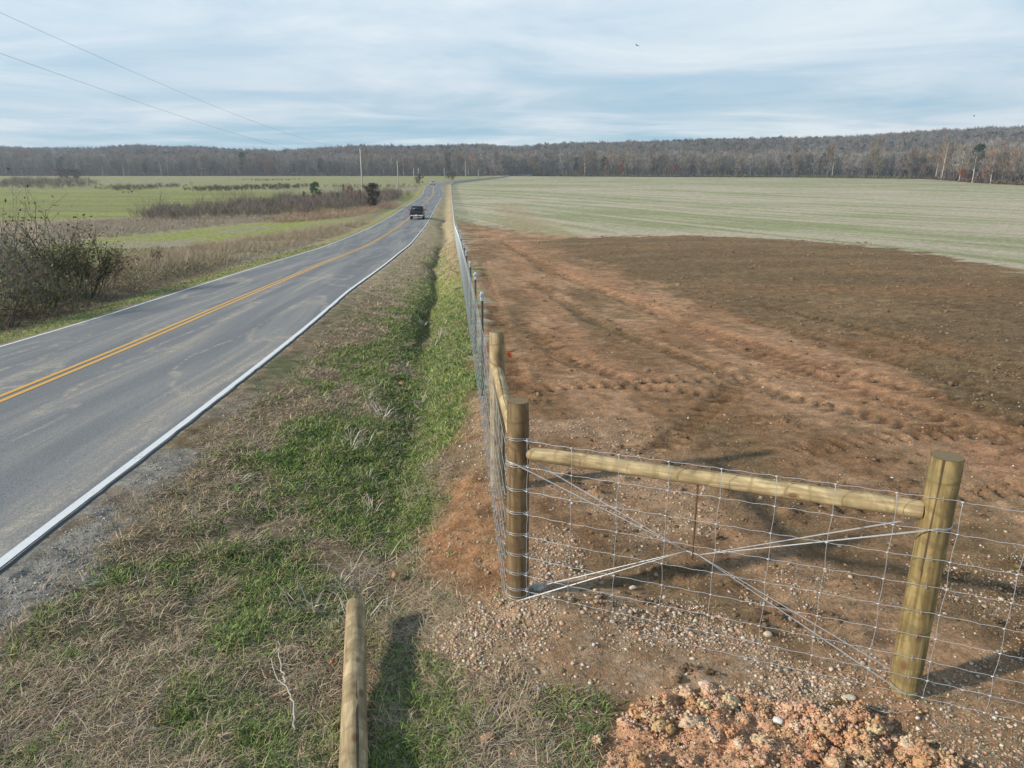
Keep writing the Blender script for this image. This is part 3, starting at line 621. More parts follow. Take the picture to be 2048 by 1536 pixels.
# single stones one can point at
def one_stone(px, py, r, dims, col, label, rough=.3, mtl=None, sub=2, rz=0):
    x, y = at(px, py); V, F = IC[sub]
    V = V * (1 + rough * (fbm(V[:, 0] * 1.6 + px, V[:, 1] * 1.6 + V[:, 2] * 2.1, int(px), 3, .6) - .5)[:, None] * 2)
    V = np.sign(V) * np.abs(V) ** .8 * np.array(dims) * r; ca, sa = math.cos(rz), math.sin(rz); V = V @ np.array([[ca, sa, 0], [-sa, ca, 0], [0, 0, 1]])
    o = mesh_np('stone', V, F.ravel(), np.full(len(F), 3), mtl or M_stone, np.tile(np.array(col), (len(V), 1)))
    o.location = (x, y, h1(x, y) + r * dims[2] * .5); return tag(o, label, 'stone')
one_stone(1697, 1400, .034, (1.25, .7, .32), (.62, .54, .40), 'flat pale angular stone in front of the leaning right-hand post', rz=.1)
one_stone(1556, 1444, .026, (1.1, .8, .6), (.72, .70, .66), 'white angular stone at the upper edge of the clay heap', rz=-.5)
one_stone(1075, 1180, .05, (1.0, .8, .5), (.50, .47, .42), 'round grey stone against the foot of the corner post')
one_stone(975, 1481, .042, (1.0, .55, .45), (.66, .38, .20), 'orange clay chunk lying alone on the dead grass', .6, M_clay, rz=.6)
one_stone(1098, 1452, .022, (1, .8, .8), (.66, .42, .26), 'pinkish clay ball on the grass left of the clay heap', .5, M_clay)
one_stone(1535, 1273, .026, (1.1, .8, .7), (.60, .50, .38), 'rounded tan stone under the bottom strand of the wire')
one_stone(1265, 1180, .022, (1.2, .8, .6), (.64, .54, .44), 'tan stone below the left half of the crossed brace wires', rz=.4)
one_stone(1410, 1372, .03, (1.3, .8, .6), (.66, .50, .40), 'pink tan stone in the gravel above the clay heap')

# ------------------------------------------------------------------ fence
def m_wood(dark, light, sc=1, green=.3):
    def fn(t, b):
        oc = objc(t, 'Generated'); oo = objc(t)
        g = noise(t, mapping(t, oo, (34 * sc, 34 * sc, 2.2)), 1, 6, .65, .6); g2 = noise(t, mapping(t, oo, (6, 6, 2.5)), 1, 4, .6, 1.5)
        ring = N(t, 'ShaderNodeTexWave', wave_type='RINGS', rings_direction='SPHERICAL'); ring.inputs['Scale'].default_value = 3.2; ring.inputs['Distortion'].default_value = 5; ring.inputs['Detail'].default_value = 3
        t.links.new(mapping(t, oo, (2.6, 2.6, .34), (.2, .1, 0)), ring.inputs['Vector'])
        c = mixc(t, ramp(t, g, [(.38, 0.0), (.58, 1.0)]), dark, light)
        c = mixc(t, 1.0, c, ramp(t, noise(t, mapping(t, oo, (3, 3, 5)), 1, 5, .65, 1), [(.32, .55), (.5, 1.0), (.7, 1.2)]), 'MULTIPLY')
        wb = N(t, 'ShaderNodeTexWave', wave_type='BANDS', bands_direction='Z'); wb.inputs['Scale'].default_value = 1.6; wb.inputs['Distortion'].default_value = 9; wb.inputs['Detail'].default_value = 3; wb.inputs['Detail Scale'].default_value = 1.2
        t.links.new(oo, wb.inputs['Vector']); c = mixc(t, ramp(t, wb.outputs['Fac'], [(.02, .55), (.10, 0.0)]), c, dark)
        c = mixc(t, math_n(t, 'MULTIPLY', ramp(t, ring.outputs['Fac'], [(.25, 1.0), (.5, 0.0)]), .42), c, dark)
        c = mixc(t, math_n(t, 'MULTIPLY', ramp(t, g2, [(.5, 0.0), (.72, 1.0)]), green), c, (.17, .17, .09))
        vo = N(t, 'ShaderNodeTexVoronoi'); vo.inputs['Scale'].default_value = 1; t.links.new(mapping(t, oo, (9, 9, 4.5)), vo.inputs['Vector'])
        c = mixc(t, ramp(t, vo.outputs['Distance'], [(.10, .85), (.21, 0.0)]), c, (.16, .08, .04))
        cr = ramp(t, noise(t, mapping(t, oo, (26, 26, .6)), 1, 3, .5, .4), [(.66, 0.0), (.70, .8)])
        c = mixc(t, cr, c, (.05, .03, .018))
        t.links.new(c, b.inputs['Base Color']); bump(t, b, math_n(t, 'ADD', g, math_n(t, 'MULTIPLY', cr, -.8)), .45, .006)
    return fn
M_w1 = mat('post_brown', rough=.8, fn=m_wood((.13, .082, .040), (.235, .16, .082), 1, .3))
M_w2 = mat('post_olive', rough=.8, fn=m_wood((.165, .115, .045), (.34, .25, .11), 1, .5))
M_w3 = mat('rail_yellow', rough=.75, fn=m_wood((.29, .205, .10), (.56, .44, .245), .8, .15))
M_w4 = mat('post_tan', rough=.8, fn=m_wood((.24, .17, .09), (.46, .35, .20), 1, .15))
def m_end(t, b):
    oc = objc(t); r_ = N(t, 'ShaderNodeTexWave', wave_type='RINGS', rings_direction='Z'); r_.inputs['Scale'].default_value = 38; r_.inputs['Distortion'].default_value = 1.5
    t.links.new(oc, r_.inputs['Vector'])
    t.links.new(mixc(t, ramp(t, r_.outputs['Fac'], [(.3, 0.0), (.7, 1.0)]), (.17, .12, .065), (.25, .19, .11)), b.inputs['Base Color']); bump(t, b, noise(t, oc, 90, 4), .6, .005)
M_end = mat('post_end', rough=.9, fn=m_end)
def log_mesh(name, L, r0, r1, m, parent=None, seed=0, dome0=0, dome1=0, bend=.0, knots=()):
    """round timber along +Z from 0 to L"""
    k = 40; n = 60; z = np.linspace(0, L, n); a = np.arange(k) * 2 * np.pi / k
    A, Zg = np.meshgrid(a, z); r = r0 + (r1 - r0) * Zg / L
    r = r * (1 + .05 * (fbm(np.cos(A) * 1.4 + seed * 5 + 9, np.sin(A) * 1.4 + Zg * 2.2, seed, 3) - .5) * 2 + .012 * (fbm(A * 5, Zg * 9, seed + 3, 2) - .5))
    for kz, ka in knots: r = r * (1 + .10 * np.exp(-((Zg - kz) / .035) ** 2 - (np.angle(np.exp(1j * (A - ka))) / .35) ** 2))
    for dm, zz_ in ((dome0, Zg), (dome1, L - Zg)):
        if dm: r = r * np.sqrt(np.clip(1 - np.clip((dm - zz_) / dm, 0, 1) ** 2 * .72, 0, 1))
    bx = bend * np.sin(np.pi * Zg / L)
    V = np.stack([r * np.cos(A) + bx, r * np.sin(A) + bx * .4, Zg], -1).reshape(-1, 3)
    F = []; S = []
    for i in range(n - 1):
        for j in range(k): F += [i * k + j, i * k + (j + 1) % k, (i + 1) * k + (j + 1) % k, (i + 1) * k + j]; S.append(4)
    o = mesh_np(name, V, F, S, m, parent=parent, smooth=True)
    # sawn ends as their own slightly proud discs
    rr = .985
    for (ring, off, nm) in ((V[:k], -.001, 0), (V[-k:], .001, 1)):
        q = ring * np.array([rr, rr, 1]) + np.array([0, 0, off]); cc = q.mean(0)
        Vv = np.concatenate([q, [(cc)]]); FF = []
        for j in range(k): FF += [j, (j + 1) % k, k] if nm else [(j + 1) % k, j, k]
        V_all = np.concatenate([ring, Vv]); 
        for j in range(k):
            pass
        e = mesh_np('sawn_end', Vv, FF, np.full(k, 3), M_end, parent=o)
    # close the rims on the log itself
    return o
def orient(o, a, b):
    a, b = Vector(a), Vector(b); o.location = a; o.rotation_euler = (b - a).to_track_quat('Z', 'Y').to_euler()
CP, RP = np.array([.04, 4.34]), np.array([2.285, 3.45]); P2 = np.array([-.135, 6.2])
def wire_mat(name, c, r, m): return mat(name, c, r, m, spec=.5)
M_wire = wire_mat('galvanised_wire', (.56, .58, .60), .5, .5)
M_wire2 = wire_mat('brace_wire', (.58, .60, .61), .42, .45)
f1 = empty('wire_fence', (0, 0, 0), 0, 'woven wire fence with round corner post and crossed brace wires, running off to the right', 'fence')
M_wire3 = wire_mat('dull_galvanised_wire', (.40, .44, .45), .55, .4)
f2 = empty('wire_fence', (0, 0, 0), 0, 'long woven wire fence running beside the road into the distance on steel posts', 'fence')
zg = h1(*CP)
cpo = log_mesh('corner_post', 1.52 + .35, .079, .071, M_w1, f1, 1, knots=((.9, 4.2), (1.4, 5.0))); cpo.location = (CP[0], CP[1], -.37)
rpo = log_mesh('brace_post', 1.52 + .35, .082, .077, M_w2, f1, 2, knots=((.85, 4.4), (1.25, 3.9), (.6, 4.9)), bend=.004); rpo.location = (RP[0], RP[1], -.38)
dirv = (RP - CP) / np.linalg.norm(RP - CP); nrm = np.array([dirv[1], -dirv[0]])
if nrm[1] > 0: nrm = -nrm
ra = CP + dirv * .062; rb = RP - dirv * .072
rl = log_mesh('brace_rail', float(np.linalg.norm(rb - ra)), .046, .050, M_w3, f1, 3, dome0=.06, knots=((.35, 1.5), (.75, .5), (1.25, 1.9), (1.7, .8), (2.0, 1.6)), bend=.006)
orient(rl, (ra[0] + nrm[0] * .01, ra[1] + nrm[1] * .01, 1.15), (rb[0], rb[1], 1.165))
p2o = log_mesh('brace_post', 1.85, .072, .068, M_w4, f2, 4, knots=((1.2, 4.0),)); p2o.location = (P2[0], P2[1], h1(*P2) - .36)
d2 = (P2 - CP) / np.linalg.norm(P2 - CP)
rl2 = log_mesh('brace_rail', float(np.linalg.norm(P2 - CP)) - .13, .047, .05, M_w3, f2, 5, knots=((.6, 4), (1.2, 3.5)))
orient(rl2, (*(CP + d2 * .066), 1.17), (*(P2 - d2 * .064), 1.175))
WH = [1.245, 1.06, .89, .722, .562, .408, .262, .138, .02]
def sag(t, amp, s): return amp * math.sin(t * 9 + s) + amp * .6 * math.sin(t * 23 + 2 * s)
# front section: nine strands + stays, fixed to the road side of the posts
off = .083
A0 = CP + dirv * .10 + nrm * .055; EX = 5.6
def front_pt(s):  # s metres from the corner post along the fence
    p = CP + dirv * s + nrm * (off if s > .35 else .055 + .028 * s / .35); return p
mb = MB()
SR = float(np.linalg.norm(RP - CP))
for k, hgt in enumerate(WH):
    s = np.arange(.06, EX, .022); P = []
    for t in s:
        p = front_pt(t); crimp = .0035 * math.sin(t / .152 * 2 * math.pi) ** 3
        P.append((p[0], p[1], hgt + .012 + crimp + sag(t / 6, .002, k) + .01 * min(t, 2.4) - .02 * max(t - 2.5, 0)))
    mb.tube(P, .0017, 4)
stay = np.arange(.09, EX, .302)
kn = []
for q, t in enumerate(stay):
    P = []
    for k, hgt in enumerate(WH):
        tt = t + (.004 if k % 2 else -.003) * (1 + .5 * math.sin(q * 3 + k)); p = front_pt(tt)
        P.append((p[0] + nrm[0] * .002, p[1] + nrm[1] * .002, hgt + .012 + sag(t / 6, .002, k) + .01 * min(t, 2.4) - .02 * max(t - 2.5, 0))); kn.append(P[-1])
    P = np.array(P); PP = []
    for a, b in zip(P[:-1], P[1:]):
        for j in range(4): PP.append(a + (b - a) * j / 4 + np.array([dirv[0], dirv[1], 0]) * .003 * math.sin(j * math.pi / 4) * (1 if q % 2 else -1))
    PP.append(P[-1]); mb.tube(PP, .0015, 4)
for p in kn: mb.tube([np.array(p) - (dirv[0] * .008, dirv[1] * .008, .003), np.array(p) + (dirv[0] * .008, dirv[1] * .008, .003)], .0042, 5)
mb.build('wire_mesh', M_wire, f1, smooth=True)
# the strands wrap round the corner post and are knotted on its right side
for k, hgt in enumerate(WH):
    mb = MB(); P = []
    for j in range(17):
        a = math.radians(-45 + 250 * (1 - j / 16.) + 10)
        a = math.radians(-20 - 170 * j / 16.); P.append((CP[0] + .0795 * math.cos(a), CP[1] + .0795 * math.sin(a), hgt + .012 + .012 * math.sin(j / 16 * math.pi)))
    mb.tube(P, .0017, 4); P2_ = [(x, y, z - .016 + .010 * abs(j - 8) / 8) for j, (x, y, z) in enumerate(P)]; mb.tube(P2_, .0017, 4)
    a = math.radians(-42); c0 = np.array([CP[0] + .083 * math.cos(a), CP[1] + .083 * math.sin(a), hgt + .008])
    tdir = np.array([math.cos(a + 1.57), math.sin(a + 1.57), 0])
    for j in range(5): mb.tube([c0 + tdir * (j - 2) * .006 + (0, 0, -.011), c0 + tdir * (j - 2) * .006 + (.004, -.006, 0), c0 + tdir * (j - 2) * .006 + (0, 0, .011)], .0022, 5)
    mb.tube([c0, c0 + np.array([.006, -.012, -.024])], .0016, 4)
    mb.build('wire_wrap', M_wire2, f1, smooth=True)
# brace wires: two strands each way pinched together in the middle
cen = CP + dirv * (SR * .481); zc_ = .645; pl = cen - dirv * .036; pr_ = cen + dirv * .038
L3 = np.array([pl[0], pl[1], zc_ + .008]); R3 = np.array([pr_[0], pr_[1], zc_ - .004])
def loop_pts(c, r, z, a0, a1, dz=0): return [(c[0] + r * math.cos(a), c[1] + r * math.sin(a), z + dz * i / 11) for i, a in enumerate(np.linspace(a0, a1, 12))]
fd = math.atan2(dirv[1], dirv[0])
def brace(start_c, rad, z, target, away, name):
    # both strands leave the post on either side; the strand wraps the far side
    mb = MB(); a0 = fd + (math.pi / 2 if away else -math.pi / 2) ; sgn = 1 if away else 1
    lp = loop_pts(start_c, rad + .0022, z, fd + math.pi / 2, fd + math.pi * 1.5) if away else loop_pts(start_c, rad + .0022, z, fd + math.pi / 2, fd - math.pi / 2)
    for dzz in (0, .006):
        P = [tuple(target)] + [(x, y, zz_ + dzz) for x, y, zz_ in lp] + [tuple(target)]
        Q = [np.array(P[0])]
        for a, b in zip(P[:-1], P[1:]):
            a, b = np.array(a), np.array(b); m_ = 8 if np.linalg.norm(b - a) > .3 else 1
            for j in range(1, m_ + 1): Q.append(a + (b - a) * j / m_)
        mb.tube(Q, .0019, 5)
    mb.build(name, M_wire2, f1, smooth=True)
brace(CP, .074, .05, L3, True, 'brace_wire'); brace(CP, .073, 1.09, L3, True, 'brace_wire')
brace(RP, .079, .045, R3, False, 'brace_wire'); brace(RP, .079, 1.10, R3, False, 'brace_wire')
mb = MB()
for j in range(4):
    a = j * math.pi / 2; P = [L3 + (R3 - L3) * t + np.array([0, .003 * math.cos(a + t * 25), .003 * math.sin(a + t * 25)]) for t in np.linspace(0, 1, 24)]; mb.tube(P, .0019, 5)
mb.build('twisted_wire', M_wire2, f1, smooth=True)
for z in (.07, .09, .03): mb = MB(); mb.tube(loop_pts(CP, .0815, z, math.radians(20), math.radians(-200), .01), .0019, 5); mb.build('wire_wrap', M_wire2, f1, smooth=True)
mb = MB(); sp_ = cen + dirv * .0; mb.tube([(sp_[0], sp_[1] + .005, 1.19), (sp_[0], sp_[1], .95), (sp_[0] + .002, sp_[1], .645), (sp_[0] + .003, sp_[1] - .005, .60)], [.0055, .006, .006, .005], 8)
mb.build('twist_rod', mat('rusty_rod', (.13, .075, .035), .8), f1, smooth=True)
mb = MB()
for k, hgt in enumerate(WH):
    mb = MB(); p = RP + nrm * .081; z = hgt + .012 + .0225
    mb.tube([(p[0] + .002, p[1] + .01, z - .009), (p[0] - .002, p[1] - .006, z - .009), (p[0] - .002, p[1] - .006, z + .009), (p[0] + .002, p[1] + .01, z + .009)], .0019, 5)
    mb.build('staple', M_wire2, f1, smooth=True)
# roadside section
def fx(y): return float(lin(y, FX))
def side_pt(y, x_off=-.085): return fx(y) + x_off
TP = [9.15]; y = 9.15
while y < 128: y += 2.75 if y < 60 else 3.6; TP.append(y)
mb = MB(); yy = np.concatenate([np.arange(4.2, 30, .10), np.arange(30, 130, .6)])
for k, hgt in enumerate(WH):
    P = [(side_pt(t), t, float(crv(t, FZ)) + hgt + .02 + .008 * math.sin(t * 2.1 + k) + .002 * math.sin(t * 41)) for t in yy]
    P = np.array(P); mb.tube(P, .0019 + .00011 * np.clip(P[:, 1] - 8, 0, 200), 4)
t = 4.45
while t < 128:
    zg_ = float(crv(t, FZ)) + .02; mb.tube([(side_pt(t) - .003, t, zg_ + h_) for h_ in WH], .0017 + .00010 * max(t - 8, 0), 3)
    t += .302 if t < 70 else .6
mb.build('wire_mesh', M_wire3, f2, smooth=True)
mb = MB(); yy = np.concatenate([np.arange(130, 330, 5.), np.arange(330, 470, 3.), np.arange(470, 680, 5)])
for k, hgt in enumerate(WH):
    P = np.array([(fx(t) - .085, t, float(crv(t, FZ)) + hgt + .02) for t in yy]); mb.tube(P, .0019 + .00011 * np.clip(P[:, 1] - 8, 0, 420), 4)
for t in np.arange(130, 660, 1.2): mb.tube([(fx(t) - .085, t, float(crv(t, FZ)) + .02 + h_) for h_ in (WH[0], WH[4], WH[-1])], .008 + .00003 * t, 3)
mb.build('wire_mesh', M_wire3, f2, smooth=True)
M_tp = mat('steel_post_paint', (.06, .07, .065), .6); M_cap = mat('post_cap_grey', (.50, .52, .58), .6)
tp = None
for i, y in enumerate(TP):
    x = fx(y) - .03; z = float(crv(y, FZ))
    if tp is None:
        mb = MB(); mb.box((0, 0, .55), (.036, .006, 1.7)); mb.box((0, .017, .55), (.006, .028, 1.7))
        for q in range(22): mb.box((0, -.005, .1 + q * .056), (.012, .006, .012))
        tp = mb.build('steel_post', M_tp, f2)
        mb = MB(); mb.box((0, .006, 1.35), (.044, .036, .12)); mb.box((-.018, -.018, 1.37), (.028, .016, .04)); cap = mb.build('post_cap', M_cap, tp, bevel=.006); o = tp
    else: o = copy_tree(tp, f2)
    o.location = (x, y, z - .02); o.rotation_euler = (R(random.uniform(-1.5, 1.5)), R(random.uniform(-1.2, 1.2)), R(random.uniform(-10, 10)))
    o.scale = (1, 1, random.uniform(.97, 1.03))
for i, y in enumerate(np.arange(135, 650, 9.)):
    o = copy_tree(tp, f2); o.location = (fx(y) - .03, y, float(crv(y, FZ)) - .02); o.scale = (2.2, 2.2, 1)
# orange ribbon behind the second wooden post
mb = MB(); fx0 = P2 + np.array([.095, .05]); mb.tube([(fx0[0] - .03, fx0[1], 1.325), (fx0[0] + .005, fx0[1] - .01, 1.325)], .004, 5)
q = []; 
for i in range(5): q.append((fx0[0] + .0 + .010 * i, fx0[1] - .01 + .005 * math.sin(i * 2), 1.345 - .006 * i)); q.append((fx0[0] + .002 + .008 * i, fx0[1] - .008 + .006 * math.sin(i * 2 + 1), 1.295 - .004 * i))
mb.add(q, [(2 * i, 2 * i + 1, 2 * i + 3, 2 * i + 2) for i in range(4)])
o = mb.build('marker_ribbon', mat('orange_plastic', (.90, .16, .03), .5)); so_ = o.modifiers.new('s', 'SOLIDIFY'); so_.thickness = .003
tag(o, 'small orange marker ribbon tied behind the second wooden post', 'ribbon')
# timber post lying in the grass
lg = log_mesh('wooden_post', 3.05, .078, .066, mat('weathered_post', rough=.85, fn=m_wood((.25, .185, .10), (.46, .35, .205), .8, .4)), None, 6, dome1=.05, knots=((1.2, 2), (.7, 1.5), (1.9, 1.8)))
orient(lg, (-.475, 1.30, .185), (-1.085, 4.27, .045)); tag(lg, 'weathered round timber post lying in the grass with its end over the ditch', 'post')
# fallen twig
def stick(pts, r, label, mtl):
    mb = MB()
    for br in pts:
        P = [];
        for (px, py, dz) in br: x, y = at(px, py); P.append((x, y, h1(x, y) + dz))
        P = np.array(P); t_ = np.linspace(0, len(P) - 1, 20); Q = np.stack([np.interp(t_, range(len(P)), P[:, k]) for k in range(3)], 1) + rng.normal(0, .004, (20, 3))
        mb.tube(Q, np.linspace(r, r * .35, 20), 6)
    return tag(mb.build('stick', mtl, smooth=True), label, 'stick')
M_tw = mat('bleached_twig', (.46, .41, .35), .85)
stick([[(592, 1470, .03), (588, 1420, .06), (575, 1390, .08), (556, 1378, .09), (546, 1345, .10)], [(572, 1386, .08), (563, 1350, .12), (561, 1318, .14)]], .006, 'forked bleached twig on the grass left of the fallen post', M_tw)
stick([[(1712, 1410, .02), (1760, 1432, .02), (1815, 1434, .02)]], .004, 'thin brown stick on the dirt in front of the right-hand post', M_tw)
stick([[(690, 1190, .05), (735, 1168, .10), (800, 1150, .12)], [(735, 1168, .10), (780, 1175, .06)]], .004, 'dry weed stalk bent across the ditch beyond the fallen post', M_tw)
# dead leaves
def leaf(px, py, s, label):
    x, y = at(px, py); V = []; n_ = 14
    for i in range(n_): a = 2 * math.pi * i / n_; r_ = s * (1 if i % 2 else .5) * (1.3 if i in (1, 7) else 1); V.append((r_ * math.cos(a), r_ * .75 * math.sin(a), .012 * math.sin(2 * a)))
    V.append((0, 0, .012)); mb = MB(); mb.add(V, [(i, (i + 1) % n_, n_) for i in range(n_)])
    o = mb.build('dead_leaf', mat('dead_leaf_brown', (.42, .22, .10), .8)); s_ = o.modifiers.new('s', 'SOLIDIFY'); s_.thickness = .002
    o.location = (x, y, h1(x, y) + .06); o.rotation_euler = (.3, .2, px); tag(o, label, 'leaf')
leaf(790, 1165, .045, 'curled tan oak leaf on the ditch bank beyond the fallen post'); leaf(758, 1012, .05, 'reddish dead leaf in the ditch grass beside the bare red bank'); leaf(803, 770, .07, 'brown dead leaf low in the green ditch'); leaf(664, 1342, .03, 'small rust leaf touching the left side of the fallen post')

# ------------------------------------------------------------------ utility poles, wires, birds
M_pole = mat('pole_wood', (.42, .40, .37), .85, fn=lambda t, b: t.links.new(mixc(t, noise(t, mapping(t, objc(t), (12, 12, 1)), 1, 4), (.30, .28, .25), (.52, .50, .46)), b.inputs['Base Color']))
M_ins = mat('insulator', (.30, .30, .32), .4)
pole0 = None
def mk_pole():
    e = empty('utility_pole'); mb = MB(); mb.tube([(0, 0, -1), (0, 0, 6), (0, 0, 12)], [.17, .15, .115], 12); mb.build('pole', M_pole, e, smooth=True)
    mb = MB(); mb.tube([(0, 0, 12), (0, 0, 12.12), (0, 0, 12.2), (0, 0, 12.28)], [.03, .07, .06, .03], 8); mb.build('insulator', M_ins, e, smooth=True)
    mb = MB(); mb.tube([(.14, 0, 10.9), (.24, 0, 10.9)], [.04, .05], 8); mb.build('insulator', M_ins, e, smooth=True)
    return e
def place_pole(px, ytop, ybase, label):
    global pole0
    X, Y = at(px, ybase); v = ray(px, ytop); z = float(H(np.array([X]), np.array([Y]))[0]); hgt = CAMH + v[2] / v[1] * Y - z
    if pole0 is None: pole0 = mk_pole(); o = pole0
    else: o = copy_tree(pole0)
    o.location = (X, Y, z); o.scale = (1, 1, hgt / 12.); print('pole', px, X, Y, hgt); tag(o, label, 'utility pole', 'utility poles beside the road'); return o
pa = place_pole(727, 298, 412, 'tallest pale utility pole, rising from the brush beside the dark cedar')
place_pole(797, 322, 380, 'utility pole at the right end of the roadside brush')
place_pole(828, 335, 367, 'left one of the two thin utility poles standing close together left of the white pickup')
place_pole(837.5, 335, 365, 'right one of the two thin utility poles standing close together left of the white pickup')
place_pole(889, 336, 362, 'thin utility pole where the road bends right before the woods')
place_pole(957, 339, 357, 'faint far utility pole in front of the woods right of the bend')
M_line = mat('power_line_metal', (.28, .29, .31), .6)
def line_plane(px, py):
    v = ray(px, py); ax, ay = -23.9, 20.; bx, by = pa.location.x, pa.location.y
    s = v[0] / v[1]; # X = s Y ; X = ax + (Y-ay)*g
    g = (bx - ax) / (by - ay); Y = (ax - ay * g) / (s - g); return np.array([s * Y, Y, CAMH + v[2] / v[1] * Y])
for pts, end, lab in (([(0, 24), (70, 59), (147, 90.6), (342, 176), (513, 244), (649, 289)], 11.9, 'upper thin power line sagging across the upper left sky'), ([(0, 106.6), (85, 137), (171, 167.5), (342, 225.6), (564, 294)], 9.7, 'lower thin power line crossing the left sky below the other')):
    P = np.array([line_plane(*p) for p in pts]); cY = np.polyfit(P[:, 1], P[:, 2], 2)
    zt = pa.location.z + end; ye = pa.location.y
    cY = np.polyfit(np.append(P[:, 1], ye), np.append(P[:, 2], zt), 2, w=np.append(np.ones(len(P)), 3))
    t = np.linspace(20, ye, 90); g = (pa.location.x + 23.9) / (ye - 20.)
    mb = MB(); mb.tube(np.stack([-23.9 + (t - 20) * g, t, np.polyval(cY, t)], 1), .0075 + .00003 * t, 5)
    tag(mb.build('power_line', M_line, smooth=True), lab, 'power line')
def bird(px, py, Y, span, label, rz=0):
    v = ray(px, py); c = v / v[1] * Y + np.array([0, 0, CAMH]); s = span
    mb = MB(); mb.tube([(0, -.28 * s, 0), (0, -.2 * s, 0), (0, 0, 0), (0, .18 * s, 0), (0, .26 * s, .01)], [.01 * s, .05 * s, .075 * s, .045 * s, .015 * s], 8)
    o = mb.build('bird', M_bird, smooth=True); o.location = c; o.rotation_euler = (0, .3, rz)
    for sg in (-1, 1):
        m2 = MB(); V = [(0, .09 * s, .02), (0, -.09 * s, .02), (sg * .27 * s, .11 * s, .12 * s), (sg * .27 * s, -.08 * s, .12 * s), (sg * .52 * s, -.02 * s, .07 * s), (sg * .5 * s, -.09 * s, .07 * s)]
        m2.add(V, [(0, 1, 3, 2), (2, 3, 5, 4)]); w_ = m2.build('wing', M_bird, o); q = w_.modifiers.new('s', 'SOLIDIFY'); q.thickness = .02 * s
    return tag(o, label, 'bird')
M_bird = mat('black_feathers', (.02, .02, .022), .7)
bird(1274, 91, 60, .42, 'small dark bird flying high right of the middle of the sky', .5); bird(1948, 232, 60, .30, 'tiny dark bird flying low over the wooded ridge at right', 1.2)
def ground_bird(px, py, s, label, rz):
    x, y = at(px, py); e = empty('vulture', (x, y, float(H(np.array([x]), np.array([y]))[0])), rz, label, 'bird', 'black birds feeding on the bright green field')
    mb = MB(); mb.tube([(-.45 * s, 0, .34 * s), (-.25 * s, 0, .42 * s), (0, 0, .48 * s), (.2 * s, 0, .55 * s), (.3 * s, 0, .70 * s), (.36 * s, 0, .80 * s), (.48 * s, 0, .78 * s)], [.03 * s, .13 * s, .19 * s, .14 * s, .06 * s, .065 * s, .012 * s], 10); mb.build('body', M_bird, e, smooth=True)
    for sg in (-1, 1): m2 = MB(); m2.tube([(0, sg * .08 * s, .36 * s), (.02 * s, sg * .09 * s, .18 * s), (0, sg * .09 * s, 0)], .022 * s, 5); m2.build('leg', M_bird, e)
ground_bird(247, 387, .9, 'leftmost of the three black birds on the bright green field', .4); ground_bird(257, 387, .85, 'middle one of the three black birds on the bright green field', 2.6); ground_bird(264, 386.5, 1.1, 'rightmost and largest of the three black birds on the green field', .1)

# ------------------------------------------------------------------ vehicles
M_glass = mat('dark_glass', (.02, .022, .026), .08, spec=.6); M_tyre = mat('tyre_rubber', (.02, .02, .021), .85); M_rim = mat('rim_metal', (.45, .46, .47), .35, .8); M_chrome = mat('chrome', (.75, .76, .78), .2, .9)
M_red = mat('tail_red', (.35, .015, .012), .3); M_lamp = mat('lamp_clear', (.8, .8, .78), .15); M_plate = mat('number_plate', (.78, .80, .80), .5)
def prism(mb, prof, x0, x1, top_in=0, z0=0, z1=1):
    """side profile (y,z) pulled across x; narrows with height by top_in"""
    prof = np.array(prof, float); n = len(prof); k = np.clip((prof[:, 1] - z0) / (z1 - z0), 0, 1) * top_in
    V = np.concatenate([np.stack([x0 + k, prof[:, 0], prof[:, 1]], 1), np.stack([x1 - k, prof[:, 0], prof[:, 1]], 1)])
    mb.add(V, [tuple(range(n)), tuple(range(2 * n - 1, n - 1, -1))] + [(i, i + n, (i + 1) % n + n, (i + 1) % n) for i in range(n)])
def arch(cy, r=.40, z=.42, n=8, zb=.42): return [(cy + r * math.cos(a), zb + r * math.sin(a)) for a in np.linspace(math.pi, 0, n)]
